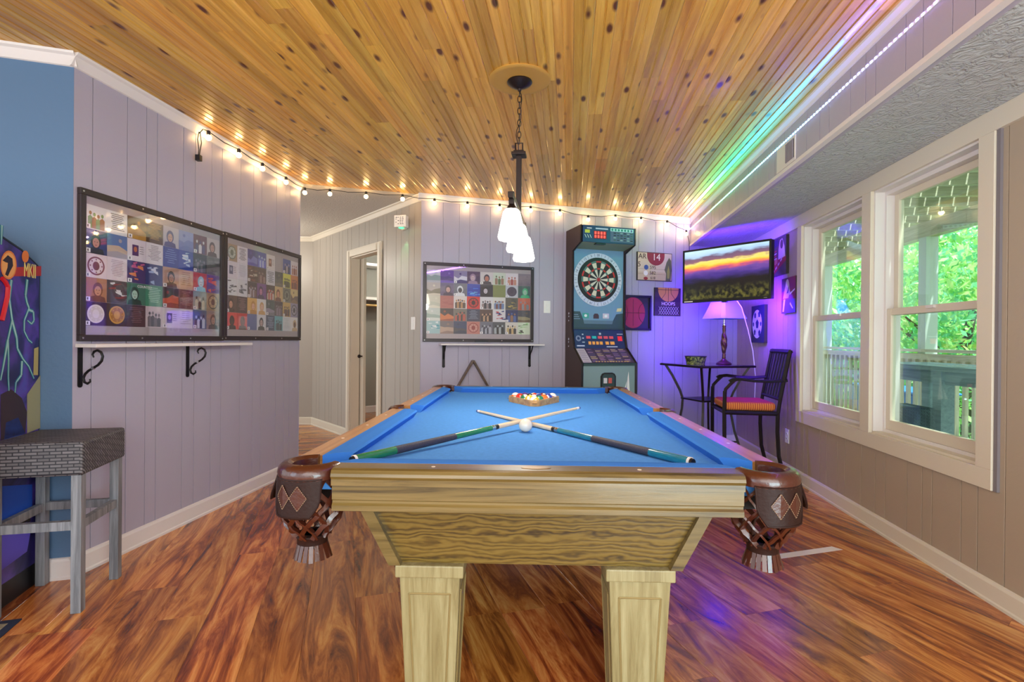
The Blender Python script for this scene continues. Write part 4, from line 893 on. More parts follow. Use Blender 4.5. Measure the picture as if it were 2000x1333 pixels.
# ================================================================== wall art
def art(name, label, fr, x0, x1, z0, z1, dp, edge, paint, frame=0):
    o = wthing(name, label, 'wall art', fr, x0, z0); W_, H_ = x1-x0, z1-z0
    b = MB(); b.box(0, W_, -dp, -.001, 0, H_); b.build('panel_block', edge, o)
    P = MB(); paint(P, W_, H_, -dp-.0006); P.build('artwork', M['printm'], o)
    if frame:
        for q in ((0, W_, 0, frame), (0, W_, H_-frame, H_), (0, frame, frame, H_-frame), (W_-frame, W_, frame, H_-frame)):
            b = MB(); b.box(q[0], q[1], -dp-.02, -dp+.002, q[2], q[3]); b.build('frame_rail', M['black'], o)
    return o
def rect(P, a, c, e, f, y, col): P.flat([(a, c), (e, c), (e, f), (a, f)], XZ, y, 0, col)
def a1(P, W_, H_, y):
    rect(P, .006, .006, W_-.006, H_-.006, y, (206, 186, 158)); rect(P, .006, .006, W_-.006, .09, y-.0002, (196, 172, 140))
    P.flat([(.22+.105*math.cos(PI+PI*i/16), H_-.006-.03+.1*math.sin(PI+PI*i/16)) for i in range(17)]+[(.325, H_-.006), (.115, H_-.006)], XZ, y-.0004, 0, (140, 44, 48))
    for x, z, c in ((.105, .138, (60, 84, 150)), (.10, .078, (226, 220, 214)), (.10, .022, (150, 50, 44))): P.flat(ell(x, z, .026, .026 if z > .03 else .016), XZ, y-.0006, 0, c)
    P.flat([(.34, .006), (.40, .006), (.411, .12), (.405, .22), (.38, .25), (.35, .2), (.325, .12), (.345, .08)], XZ, y-.0004, 0, (96, 100, 62)); P.flat([(.36, .03), (.385, .03), (.39, .1), (.375, .17), (.355, .1)], XZ, y-.0006, 0, (150, 150, 66))
    for z in (.068, .12): rect(P, .01, z, W_-.01, z+.002, y-.0005, (120, 90, 70))
A1 = art('sports_sign', 'cream sign reading 14, 595 and 582 beside the dart machine head', 'B', 2.857, 3.274, 1.768, 2.065, .02, M['frame'], a1)
crm = mat('cream_lettering', (232, 220, 204), .6); drk = mat('dark_lettering', (70, 44, 44), .6)
text('14', .1, crm, A1, (.225, -.0222, .245)); text('AR', .075, drk, A1, (.058, -.0222, .25)); text('5', .075, drk, A1, (.022, -.0222, .165)); text('595', .05, drk, A1, (.185, -.0222, .138)); text('582', .05, drk, A1, (.182, -.0222, .08)); text('618', .04, drk, A1, (.185, -.0222, .028))
def ball_lines(P, cx, cz, r, y, c):
    for pts in ([(cx-r, cz), (cx+r, cz)], [(cx, cz-r), (cx, cz+r)], [(cx-r*.95+.5*r*math.sin(t), cz+r*.75*math.cos(t)) for t in [PI*i/8 for i in range(9)]], [(cx+r*.95-.5*r*math.sin(t), cz+r*.75*math.cos(t)) for t in [PI*i/8 for i in range(9)]]):
        P.tube([(a, y, z) for a, z in pts], .0022, 4, c=c)
def a2(P, W_, H_, y):
    for i in range(6): rect(P, 0, H_*i/6+.001, W_, H_*(i+1)/6-.001, y, ((62, 46, 44), (52, 38, 40))[i % 2])
    cx, cz, r = W_*.52, H_*.93, .125
    P.flat([(cx+r*math.cos(PI+PI*i/20), cz+r*math.sin(PI+PI*i/20)) for i in range(21)]+[(cx+r, H_), (cx-r, H_)], XZ, y-.0004, 0, (196, 136, 60))
    for pts in ([(cx-r, cz), (cx+r, cz)], [(cx, cz-r), (cx, H_)], [(cx-.03, H_), (cx-.035, cz-.04), (cx-.08, cz-.095)], [(cx+.03, H_), (cx+.035, cz-.04), (cx+.08, cz-.095)]): P.tube([(a, y-.0006, z) for a, z in pts], .0025, 4, c=(60, 40, 24))
    for k in range(8):
        x = .05+k*.03
        for z0 in (.012, .055): P.tube([(x, y-.0006, z0+.04), (x+.015, y-.0006, z0+.02), (x, y-.0006, z0)], .0018, 4, c=(206, 198, 196)); P.tube([(x+.03, y-.0006, z0+.04), (x+.015, y-.0006, z0+.02), (x+.03, y-.0006, z0)], .0018, 4, c=(206, 198, 196))
A2 = art('basketball_sign', 'dark slatted sign with half basketball, net and the word HOOPS', 'B', 3.069, 3.387, 1.405, 1.70, .018, M['frame'], a2)
text('HOOPS', .05, crm, A2, (.165, -.0205, .125))
def a3(P, W_, H_, y):
    rect(P, 0, 0, W_, H_, y, (48, 44, 50)); P.flat(ell(W_*.44, H_*.5, .14, .16, 32), XZ, y-.0004, 0, (170, 48, 74)); ball_lines(P, W_*.44, H_*.5, .14, y-.0006, (70, 22, 36))
art('basketball_picture', 'black framed picture of a red basketball half hidden by the dart machine', 'B', 2.655, 3.024, 1.246, 1.609, .012, M['black'], a3, .022)
def a4(P, W_, H_, y):
    rect(P, 0, 0, W_, H_, y, (86, 74, 66)); P.flat([(0, H_*.72), (W_*.5, H_*.8), (W_*.5, H_*.98), (0, H_*.95)], XZ, y-.0002, 0, (60, 50, 84)); P.flat([(0, .02), (W_*.06, 0), (W_, H_*.34), (W_, H_*.46), (0, .14)], XZ, y-.0003, 0, (160, 44, 40))
    for i in range(5): t = i*.055; P.flat([(.05+t, .022+t*.55), (.085+t, .04+t*.55), (.085+t, .058+t*.55), (.05+t, .04+t*.55)], XZ, y-.0005, 0, (214, 196, 176))
    P.flat([(W_*.5, H_*.42), (W_*.95, H_*.45), (W_*.9, H_*.72), (W_*.76, H_*.95), (W_*.6, H_*.92), (W_*.52, H_*.7)], XZ, y-.0004, 0, (214, 200, 170)); P.flat(ell(W_*.72, H_*.8, .032, .04), XZ, y-.0006, 0, (90, 70, 56))
    for i in range(4): P.flat([(.01, .14+i*.022), (.13, .152+i*.022), (.13, .163+i*.022), (.01, .151+i*.022)], XZ, y-.0005, 0, (196, 60, 56) if i % 2 else (216, 196, 180))
    for i in range(4): x = .02+i*.035; rect(P, x, .09+i*.006, x+.022, .135+i*.008, y-.0006, (206, 150, 100))
art('baseball_picture', 'baseball poster with red stripes high beside the television', 'R', -5.012, -4.678, 1.726, 2.059, .025, M['frame'], a4)
def a5(P, W_, H_, y):
    rect(P, 0, 0, W_, H_, y, (120, 40, 44)); rect(P, 0, 0, W_, H_*.38, y-.0002, (84, 70, 150)); P.flat([(0, H_*.6), (W_*.45, H_*.7), (W_*.45, H_), (0, H_)], XZ, y-.0002, 0, (70, 54, 50))
    P.flat([(W_*.1, H_*.42), (W_*.3, H_*.82), (W_*.55, H_*.86), (W_*.62, H_*.6), (W_*.5, H_*.42)], XZ, y-.0004, 0, (176, 160, 116)); P.flat(ell(W_*.42, H_*.84, .032, .036), XZ, y-.0005, 0, (206, 190, 150)); P.flat([(W_*.36, H_*.56), (W_*.55, H_*.76), (W_*.5, H_*.56)], XZ, y-.0006, 0, (60, 44, 40))
    for q in ([(W_*.15, H_*.4), (W_*.08, H_*.05), (W_*.18, H_*.05), (W_*.28, H_*.4)], [(W_*.6, H_*.25), (W_*.8, H_*.1), (W_*.84, H_*.13), (W_*.64, H_*.3)], [(W_*.6, H_*.5), (W_*.95, H_*.62), (W_*.95, H_*.66), (W_*.62, H_*.56)]): P.flat(q, XZ, y-.0005, 0, (220, 210, 214))
art('football_picture', 'red and violet football poster beside the window casing', 'R', -4.762, -4.48, 1.383, 1.683, .025, M['frame'], a5)
def a6(P, W_, H_, y):
    rect(P, 0, 0, W_, H_, y, (34, 32, 66)); P.flat(ell(W_*.45, H_*.5, .13, .14, 28), XZ, y-.0003, 0, (222, 216, 216))
    for x, z, r_ in ((.47, .5, .045), (.3, .74, .03), (.62, .76, .032), (.28, .28, .03), (.64, .26, .032), (.17, .5, .022), (.74, .5, .022)): P.flat(ell(W_*x, H_*z, r_, r_*1.1, 5, .3, 2*PI+.3), XZ, y-.0005, 0, (40, 40, 96))
art('soccer_picture', 'navy soccer ball picture low on the wall behind the chair', 'R', -5.50, -5.15, 1.129, 1.493, .03, M['frame'], a6)

# ================================================================== television
tl, tr = Vector((1.65, 5.03, 0)), Vector((2.18, 4.38, 0)); TA = math.atan2((tr-tl).y, (tr-tl).x)
TV = thing('television', 'flat television in the corner showing a mountain sunset', 'television', ((tl+tr)/2)+Vector((0, 0, 1.755)), TA)
hw, hh = (tr-tl).length/2, .252
b = MB(); b.box(-hw, hw, -.004, .05, -hh, hh); b.build('housing', M['black'], TV, bevel=.006)
for q in ((-hw, hw, -hh, -hh+.026), (-hw, hw, hh-.018, hh), (-hw, -hw+.018, -hh+.026, hh-.018), (hw-.018, hw, -hh+.026, hh-.018)):
    b = MB(); b.box(q[0], q[1], -.012, -.004, q[2], q[3]); b.build('bezel', M['black'], TV, bevel=.002)
m, nt, bs = nodes('sunset_screen'); N = nt.nodes.new; L = nt.links.new
tc = N('ShaderNodeTexCoord'); sx = N('ShaderNodeSeparateXYZ'); L(tc.outputs['Object'], sx.inputs[0])
mp = N('ShaderNodeMapping'); mp.inputs['Scale'].default_value = (2.2, 1, 9); L(tc.outputs['Object'], mp.inputs[0])
nz = N('ShaderNodeTexNoise'); nz.inputs['Scale'].default_value = 2.5; nz.inputs['Detail'].default_value = 6; L(mp.outputs[0], nz.inputs['Vector'])
ma = N('ShaderNodeMath'); ma.operation = 'MULTIPLY_ADD'; ma.inputs[1].default_value = .09; L(nz.outputs['Fac'], ma.inputs[0]); L(sx.outputs['Z'], ma.inputs[2])
mx_ = N('ShaderNodeMath'); mx_.operation = 'MULTIPLY_ADD'; mx_.inputs[1].default_value = -.03; L(sx.outputs['X'], mx_.inputs[0]); L(ma.outputs[0], mx_.inputs[2])
mr = N('ShaderNodeMapRange'); mr.inputs[1].default_value = -.235+.045; mr.inputs[2].default_value = .235+.045; L(mx_.outputs[0], mr.inputs[0])
cr_ = N('ShaderNodeValToRGB'); e = cr_.color_ramp.elements
st = [(0, (10, 10, 8)), (.36, (6, 6, 12)), (.42, (20, 14, 60)), (.5, (54, 34, 120)), (.58, (96, 60, 140)), (.62, (170, 70, 110)), (.66, (240, 120, 70)), (.71, (250, 190, 60)), (.76, (220, 200, 110)), (.79, (120, 80, 100)), (.86, (96, 76, 104)), (.9, (150, 180, 210)), (1, (176, 208, 236))]
while len(e) < len(st): e.new(.5)
for i, (p_, c) in enumerate(st): e[i].position = p_; e[i].color = lin(c)+(1,)
L(mr.outputs[0], cr_.inputs[0])
n2 = N('ShaderNodeTexNoise'); n2.inputs['Scale'].default_value = 26; n2.inputs['Detail'].default_value = 6; L(tc.outputs['Object'], n2.inputs['Vector'])
r2 = N('ShaderNodeValToRGB'); r2.color_ramp.elements[0].position = .42; r2.color_ramp.elements[1].position = .68; r2.color_ramp.elements[0].color = lin((10, 12, 6))+(1,); r2.color_ramp.elements[1].color = lin((92, 88, 34))+(1,); L(n2.outputs['Fac'], r2.inputs[0])
m3 = N('ShaderNodeMapRange'); m3.inputs[1].default_value = .3; m3.inputs[2].default_value = .12; L(mr.outputs[0], m3.inputs[0])
mm = N('ShaderNodeMix'); mm.data_type = 'RGBA'; L(m3.outputs[0], mm.inputs[0]); L(cr_.outputs[0], mm.inputs[6]); L(r2.outputs[0], mm.inputs[7])
L(mm.outputs[2], bs.inputs['Emission Color']); bs.inputs['Emission Strength'].default_value = .85; bs.inputs['Base Color'].default_value = (.01, .01, .01, 1); bs.inputs['Roughness'].default_value = .2
b = MB(); b.box(-hw+.017, hw-.017, -.0065, -.004, -hh+.025, hh-.017); b.build('screen', m, TV)
b = MB(); b.box(-hw+.02, -hw+.11, -.0128, -.012, -hh+.006, -hh+.016); b.build('sticker', M['white'], TV)
b = MB(); b.box(hw-.06, hw-.03, -.0128, -.012, -hh+.008, -hh+.014); b.build('badge', M['chrome'], TV)
b = MB(); b.box(-.02, .025, -.01, .02, -hh-.012, -hh); b.build('sensor_bar', M['black'], TV)
b = MB(); b.box(-.03, .03, .05, .62, -.03, .03); b.box(-.1, .1, .05, .065, -.1, .1); b.build('mount_arm', M['blackm'], TV)
vio = mat('violet_backlight', (80, 20, 255), .4, emit=(110, 30, 255), es=8)
b = MB(); b.box(-hw+.03, hw-.03, .05, .056, -hh+.03, -hh+.04); b.box(-hw+.03, hw-.03, .05, .056, hh-.04, hh-.03); b.build('backlight_strip', vio, TV)
VC = (.10, .015, 1)
light('backlight_low', 'AREA', (0, .062, -hh+.035), 26, VC, .75, .03, aim=(0, .8, -.6), parent=TV)
light('backlight_high', 'AREA', (0, .062, hh-.035), 3.5, VC, .75, .03, aim=(0, .75, .65), parent=TV)
b = MB(); b.tube([(.05, .07, -hh+.05), (.06, .2, -hh-.05), (.07, .3, -.5), (.08, .38, -.7), (.06, .48, -.95), (.04, .5, -1.3)], .004, 6); b.build('power_cable', M['white'], TV, smooth=True)

# ================================================================== corner table, lamp, basket, chair
BT = thing('bistro_table', 'dark metal bar height corner table under the television', 'table', (1.86, 4.98, 0), math.radians(18.4))
dm_ = mat('dark_bronze_paint', (38, 30, 32), .35, .5); s = .30
b = MB(); b.box(-s, s, -s, s, .898, .92); b.build('table_top', mat('smoked_table_top', (36, 26, 40), .12, coat=.6), BT, bevel=.004)
b = MB(); b.tube([(-s, -s, .908), (s, -s, .908), (s, s, .908), (-s, s, .908)], .011, 6, closed=True); b.build('top_rim', dm_, BT)
for sx in (-1, 1):
    for sy in (-1, 1):
        b = MB(); pr = [(.265, .9), (.22, .8), (.17, .66), (.15, .58), (.155, .48), (.18, .3), (.22, .12), (.25, .0)]
        b.tube([(sx*a, sy*a, z) for a, z in pr], .023, 4, flat=.6); b.build('leg', dm_, BT)
b = MB(); b.box(-.165, .165, -.165, .165, .575, .59); b.build('lower_shelf', dm_, BT, bevel=.003)
b = MB()
for a, c in (((-.2, -.2), (.2, .2)), ((-.2, .2), (.2, -.2))): b.tube([(a[0], a[1], .2), (c[0], c[1], .2)], .008, 6)
b.build('cross_brace', dm_, BT)
LP = thing('table_lamp', 'table lamp with pale square shade and twisted bronze post', 'lamp', (2.045, 5.02, .92))
cop = mat('antique_bronze', (92, 62, 48), .35, .7)
b = MB(); b.lathe([(.07, 0), (.072, .006), (.064, .014), (.05, .022), (.038, .03), (.024, .04), (.018, .05)], 24); b.build('base', cop, LP, smooth=True)
P = MB(); n_ = 24; prof = []
for i in range(33):
    t = i/32; z = .05+.32*t; r = .013+.014*math.sin(PI*min(1, max(0, (t-.16)/.66)))**1.2 if .16 < t < .82 else .013+.005*abs(math.sin(t*40)); prof.append((r, z, t))
vs = [];
for r, z, t in prof:
    for k in range(n_):
        a = 2*PI*k/n_; tw = r*(1+.16*math.sin(5*a+t*26) if .18 < t < .8 else 1); vs.append((tw*math.cos(a), tw*math.sin(a), z))
P.add(vs, [(i*n_+k, i*n_+(k+1) % n_, (i+1)*n_+(k+1) % n_, (i+1)*n_+k) for i in range(32) for k in range(n_)]); P.build('post', cop, LP, smooth=True)
b = MB(); b.cyl((0, 0, .37), (0, 0, .45), .008); b.lathe([(.013, .37), (.016, .38), (.013, .39)], 14); b.build('neck', M['chrome'], LP, smooth=True)
def cutsq(h_, z): c = h_*.8; return [(h_, -c, z), (h_, c, z), (c, h_, z), (-c, h_, z), (-h_, c, z), (-h_, -c, z), (-c, -h_, z), (c, -h_, z)]
P = MB(); lev = [(.158, .435), (.135, .49), (.112, .55), (.092, .615)]; vs = []
for lay in (0, .003):
    for h_, z in lev: vs += cutsq(h_-lay, z)
A = 8*len(lev); fs = []
for i in range(len(lev)-1):
    for k in range(8): a, c = i*8+k, i*8+(k+1) % 8; fs += [(a, c, c+8, a+8), (A+c, A+a, A+a+8, A+c+8)]
for k in range(8): fs += [(k, A+k, A+(k+1) % 8, (k+1) % 8), (A-8+k, A-8+(k+1) % 8, 2*A-8+(k+1) % 8, 2*A-8+k)]
P.add(vs, fs); P.build('lamp_shade', mat('pale_linen', (116, 138, 206), .8, bump=(300, .1)), LP, rot=(0, 0, math.radians(20)))
b = MB(); b.tube([(0, .05, .01), (.03, .12, .004), (.06, .17, .004), (.08, .2, .004)], .003, 5); b.build('lamp_cord', M['black'], LP)
BK = thing('oval_tin', 'low black and green patterned tin on the corner table', 'container', (1.755, 4.97, .92))
m, nt, bs = nodes('green_swirl_print'); N = nt.nodes.new; L = nt.links.new
tc = N('ShaderNodeTexCoord'); wv = N('ShaderNodeTexNoise'); wv.inputs['Scale'].default_value = 14; wv.inputs['Distortion'].default_value = 3; L(tc.outputs['Object'], wv.inputs['Vector'])
r_ = N('ShaderNodeValToRGB'); r_.color_ramp.elements[0].position = .44; r_.color_ramp.elements[1].position = .6; r_.color_ramp.elements[0].color = lin((26, 34, 26))+(1,); r_.color_ramp.elements[1].color = lin((140, 150, 70))+(1,); L(wv.outputs['Fac'], r_.inputs[0]); L(r_.outputs[0], bs.inputs['Base Color']); bs.inputs['Roughness'].default_value = .5
b = MB(); b.lathe([(.085, 0), (.1, .072), (.094, .072), (.08, .006)], 28, sx=1, sy=.72); b.build('tin_body', m, BK, smooth=True)
b = MB(); b.tube([(.1*math.cos(2*PI*i/28), .072*math.sin(2*PI*i/28), .073) for i in range(28)], .0045, 6, closed=True); b.build('rim', M['black'], BK, smooth=True)

CH = thing('bar_chair', 'dark metal bar chair with slatted back and orange striped cushion', 'chair', (2.02, 4.525, 0), math.radians(-9))
cmt = mat('dark_chair_metal', (40, 34, 36), .38, .4)
for sy in (-1, 1):
    y = sy*.225
    b = MB(); b.tube([(-.21, y, .725), (-.213, y, .56), (-.21, y, .3), (-.215, y, 0)], .016, 4); b.build('front_leg', cmt, CH)
    b = MB(); b.tube([(.205, y, .56), (.203, y, .4), (.215, y, .2), (.265, y, 0)], .016, 4); b.build('rear_leg', cmt, CH)
    b = MB(); b.tube([(.205, y, .54), (.225, y, .68), (.262, y, .88), (.298, y, 1.07)], .015, 4); b.build('back_post', cmt, CH)
    b = MB(); b.tube([(.275, y, .825), (.15, y, .812), (.02, y, .815), (-.09, y, .828), (-.15, y, .82), (-.175, y, .805)], .017, 6, flat=.45); b.build('armrest', cmt, CH, smooth=True)
    b = MB(); b.tube([(-.13, y, .818), (-.17, y, .78), (-.205, y, .74), (-.211, y, .7)], .014, 4); b.build('arm_support', cmt, CH)
for q in (((-.21, -.225), (.205, -.225)), ((-.21, .225), (.205, .225)), ((-.21, -.225), (-.21, .225)), ((.205, -.225), (.205, .225))):
    b = MB(); b.tube([(q[0][0], q[0][1], .545), (q[1][0], q[1][1], .545)], .016, 4); b.build('seat_rail', cmt, CH)
b = MB(); b.box(-.2, .2, -.215, .215, .55, .562); b.build('seat_pan', cmt, CH)
b = MB(); b.tube([(.296, -.225, 1.055), (.296, .225, 1.055)], .022, 4, flat=1.0); b.build('top_rail', cmt, CH)
b = MB(); b.tube([(.222, -.225, .665), (.222, .225, .665)], .014, 4); b.build('lower_back_rail', cmt, CH)
for k in range(6):
    y = -.165+.066*k; P = MB(); P.hexa([(.218, y-.017, .66), (.226, y-.017, .66), (.226, y+.017, .66), (.218, y+.017, .66), (.29, y-.017, 1.05), (.298, y-.017, 1.05), (.298, y+.017, 1.05), (.29, y+.017, 1.05)]); P.build('back_slat', cmt, CH)
b = MB(); b.tube([(-.214, -.225, .2), (-.214, .225, .2)], .01, 6); b.build('foot_rail', cmt, CH)
m, nt, bs = nodes('orange_stripe_fabric'); N = nt.nodes.new; L = nt.links.new
tc = N('ShaderNodeTexCoord'); wv = N('ShaderNodeTexWave'); wv.bands_direction = 'X'; wv.inputs['Scale'].default_value = 18; wv.inputs['Distortion'].default_value = .5; L(tc.outputs['Object'], wv.inputs['Vector'])
wy = N('ShaderNodeTexWave'); wy.bands_direction = 'Y'; wy.inputs['Scale'].default_value = 18; L(tc.outputs['Object'], wy.inputs['Vector'])
ge = N('ShaderNodeNewGeometry'); sn = N('ShaderNodeSeparateXYZ'); vt = N('ShaderNodeVectorTransform'); vt.vector_type = 'NORMAL'; vt.convert_from = 'WORLD'; vt.convert_to = 'OBJECT'; L(ge.outputs['Normal'], vt.inputs[0]); L(vt.outputs[0], sn.inputs[0])
r_ = N('ShaderNodeValToRGB'); r_.color_ramp.elements[0].color = lin((168, 62, 44))+(1,); r_.color_ramp.elements[1].color = lin((222, 140, 66))+(1,); L(wv.outputs['Fac'], r_.inputs[0])
mt_ = N('ShaderNodeMix'); mt_.data_type = 'RGBA'; mt_.inputs[7].default_value = lin((186, 56, 52))+(1,); mrn = N('ShaderNodeMapRange'); mrn.inputs[1].default_value = .6; mrn.inputs[2].default_value = .9; L(sn.outputs['Z'], mrn.inputs[0]); L(mrn.outputs[0], mt_.inputs[0]); L(r_.outputs[0], mt_.inputs[6]); L(mt_.outputs[2], bs.inputs['Base Color']); bs.inputs['Roughness'].default_value = .85
b = MB(); b.box(-.205, .2, -.21, .21, .563, .635); cu = b.build('seat_cushion', m, CH, bevel=.03, bseg=4)

# ================================================================== string lights
SL = thing('string_lights', 'string of warm bulbs draped along the ceiling edge', 'string lights', (0, 0, 0))
wire = mat('dark_green_wire', (34, 32, 26), .6)
BP = [on('L', s_, -.05, z) for s_, z in ((3.048, 2.40), (3.349, 2.396), (3.625, 2.393), (3.947, 2.39), (4.245, 2.39))]
BP += [Vector((x, y, 2.40)) for x, y in ((-1.598, 4.54), (-1.304, 4.615), (-.996, 4.69))]
BP += [on('B', s_, -.06, z) for s_, z in ((.74, 2.375), (1.045, 2.374), (1.356, 2.38), (1.665, 2.385), (1.969, 2.38), (2.273, 2.345), (2.576, 2.376), (2.872, 2.376), (3.184, 2.364), (3.419, 2.28))]
BG = mat('glowing_bulb_glass', (255, 220, 160), .2, emit=(255, 206, 130), es=22)
pts = []
for i, p in enumerate(BP):
    pts.append(p+Vector((0, 0, .035)))
    if i < len(BP)-1:
        q = BP[i+1]; pts.append((p+q)/2+Vector((0, 0, .035-.012)))
pts = [on('L', 2.99, -.03, 2.40), on('L', 3.0, -.05, 2.43)]+pts+[on('B', 3.47, -.04, 2.2), on('B', 3.49, -.02, 2.05)]
b = MB(); b.tube(pts, .003, 5); b.build('wire', wire, SL)
b = MB(); b.tube([on('L', 2.99, -.03, 2.41), on('L', 2.978, -.03, 2.36), on('L', 2.99, -.03, 2.30), on('L', 2.985, -.03, 2.26)], .003, 5); b.tube([on('L', 3.0, -.03, 2.41), on('L', 3.012, -.03, 2.35), on('L', 2.995, -.03, 2.27)], .003, 5)
c = on('L', 2.988, -.03, 2.25); b.box(c.x-.014, c.x+.014, c.y-.014, c.y+.014, c.z-.02, c.z+.015); b.build('plug_end', M['black'], SL)
sock = MB(); sock.lathe([(.011, .012), (.012, .035), (.008, .04)], 12); sk = sock.mesh('socket', M['black'])
bulb = MB(); bulb.sphere((0, 0, -.004), .018, 14, 8); bu = bulb.mesh('bulb', BG)
for p in BP:
    for nm, me in (('socket', sk), ('bulb', bu)):
        o = bpy.data.objects.new(nm, me); COL.objects.link(o); o.parent = SL; o.location = p
    light('bulb_glow', 'POINT', p, .55, (1, .68, .32), .02, parent=SL)
# ================================================================== LED strip
LS = thing('led_strip', 'colour changing LED strip glowing along the soffit top', 'light strip', on('S', 0, 0, 0), FR['S'][1])
ZL = HC-.108
b = MB(); b.box(-5.78, .6, -.004, 0, ZL-.006, ZL+.006); b.build('tape', M['white'], LS)
def lcol(s_):
    K = [(0, (.55, .12, 1)), (1.9, (.42, .14, 1)), (2.4, (.2, .2, 1)), (2.9, (.05, .36, 1)), (3.4, (.0, .6, 1)), (3.9, (0, .85, .8)), (4.5, (0, .9, .45)), (5.0, (.2, .9, .3)), (5.5, (.7, .6, .35)), (5.9, (.6, .4, 1))]
    for (a, c), (d, e_) in zip(K, K[1:]):
        if s_ <= d: t = max(0, (s_-a)/(d-a)); return tuple(c[i]+(e_[i]-c[i])*t for i in range(3))
    return K[-1][1]
m, nt, bs = nodes('led_diode'); a = nt.nodes.new('ShaderNodeVertexColor'); a.layer_name = 'Col'; nt.links.new(a.outputs[0], bs.inputs['Emission Color']); bs.inputs['Emission Strength'].default_value = 9
P = MB(); x = -5.77
while x < .5:
    c = lcol(-x); c = tuple(int(255*(.35+.65*v)) for v in c); P.box(x-.007, x+.007, -.007, -.004, ZL-.004, ZL+.004, 0, c); x += .033
P.build('diodes', m, LS, kind='stuff')
for i in range(15):
    s_ = .55+i*.375; c = lcol(s_); light('strip_glow', 'AREA', (-s_, -.012, ZL), .65, c, .36, .012, aim=(0, -1, .08), parent=LS)
# vent
VT = wthing('air_vent', 'white wall vent grille on the soffit face', 'vent', 'S', -3.43, 2.19)
b = MB(); b.box(0, .27, -.008, 0, 0, .148); b.build('vent_plate', M['trim'], VT, bevel=.003)
b = MB(); b.box(.14, .255, -.0085, -.008, .02, .13); b.build('grille_backing', M['black'], VT)
for k in range(8):
    b = MB(); b.box(.146+k*.0135, .152+k*.0135, -.014, -.008, .02, .13); b.build('slat', mat('vent_slat', (150, 140, 150), .5) if k == 0 else bpy.data.materials['vent_slat'], VT)

# ================================================================== wicker stool
def wicker(name, c1, c2, sc):
    m, nt, bs = nodes(name); N = nt.nodes.new; L = nt.links.new
    tc = N('ShaderNodeTexCoord'); br = N('ShaderNodeTexBrick'); br.inputs['Scale'].default_value = sc; br.inputs['Mortar Size'].default_value = .028; br.inputs['Brick Width'].default_value = .5; br.inputs['Row Height'].default_value = .16
    br.inputs['Color1'].default_value = lin(c1)+(1,); br.inputs['Color2'].default_value = lin(tuple(int(x*.75) for x in c1))+(1,); br.inputs['Mortar'].default_value = lin(c2)+(1,)
    ge = N('ShaderNodeSeparateXYZ'); L(tc.outputs['Object'], ge.inputs[0]); ad = N('ShaderNodeMath'); L(ge.outputs[0], ad.inputs[0]); L(ge.outputs[1], ad.inputs[1])
    cb = N('ShaderNodeCombineXYZ'); L(ad.outputs[0], cb.inputs[0]); a2_ = N('ShaderNodeMath'); a2_.operation = 'MULTIPLY_ADD'; a2_.inputs[1].default_value = .9; L(ge.outputs[1], a2_.inputs[0]); L(ge.outputs[2], a2_.inputs[2]); L(a2_.outputs[0], cb.inputs[1])
    L(cb.outputs[0], br.inputs['Vector']); L(br.outputs['Color'], bs.inputs['Base Color']); bs.inputs['Roughness'].default_value = .55
    bp = N('ShaderNodeBump'); bp.inputs['Strength'].default_value = .7; bp.inputs['Distance'].default_value = .004; bp.invert = True; L(br.outputs['Fac'], bp.inputs['Height']); L(bp.outputs[0], bs.inputs['Normal'])
    return m
def stool(label, loc, rz, hx, hy, seatz, th, over, wk, lm):
    o = thing('wicker_stool', label, 'stool', loc, rz, 'wicker stools'); L_ = .0185
    b = MB(); b.box(-hx-over, hx+over, -hy-over, hy+over, seatz-th, seatz); b.build('woven_seat', wk, o, bevel=.012)
    # raised weave strands on the seat sides
    for sx in (-1, 1):
        for sy in (-1, 1):
            b = MB(); b.box(sx*hx-L_, sx*hx+L_, sy*hy-L_, sy*hy+L_, 0, seatz-th+.002); b.build('leg', lm, o, bevel=.002)
    for sy in (-1, 1):
        b = MB(); z = .36 if sy < 0 else .36; b.box(-hx+L_, hx-L_, sy*hy-.012, sy*hy+.012, z-.018, z+.018); b.build('stretcher', lm, o)
    for sx in (-1, 1):
        b = MB(); b.box(sx*hx-.012, sx*hx+.012, -hy+L_, hy-L_, .34, .376); b.build('stretcher', lm, o)
    return o
lw = wood('weathered_grey_wood', [(70, 70, 74), (112, 114, 118), (140, 142, 146), (160, 160, 162)], 2, (2, 40, 40), 1, .6, .5, 0, .05)
stool('grey woven wicker stool with weathered legs by the arcade cabinet', (-1.962, 2.262, 0), math.radians(13.9), .145, .155, .707, .14, .028, wicker('grey_wicker', (112, 108, 110), (38, 36, 42), 12), lw)

# ================================================================== arcade cabinet
AC = thing('arcade_cabinet', 'arcade cabinet with lightning side art and MKII lettering', 'arcade cabinet', (-2.18, 2.398, 0), math.radians(15))
AP = [(0, 0), (0, 1.455), (-.12, 1.51), (-.3, 1.56), (-.5, 1.62), (-.62, 1.62), (-.62, 1.42), (-.46, 1.36), (-.5, .96), (-.72, .88), (-.72, .78), (-.6, .72), (-.6, 0)]
AWD = .5
P = MB(); P.prism(AP, YZ, -.018, 0); sp_ = P.build('side_panel', M['black'], AC)
P = MB(); P.prism(AP, YZ, -AWD, -AWD+.018); P.build('side_panel', M['black'], AC)
P = MB(); P.prism([(-.01, .02), (-.01, 1.44), (-.3, 1.545), (-.5, 1.6), (-.6, 1.6), (-.6, 1.43), (-.44, 1.36), (-.48, .96), (-.58, .9), (-.58, .02)], YZ, -AWD+.018, -.018); P.build('cabinet_body', M['black'], AC)
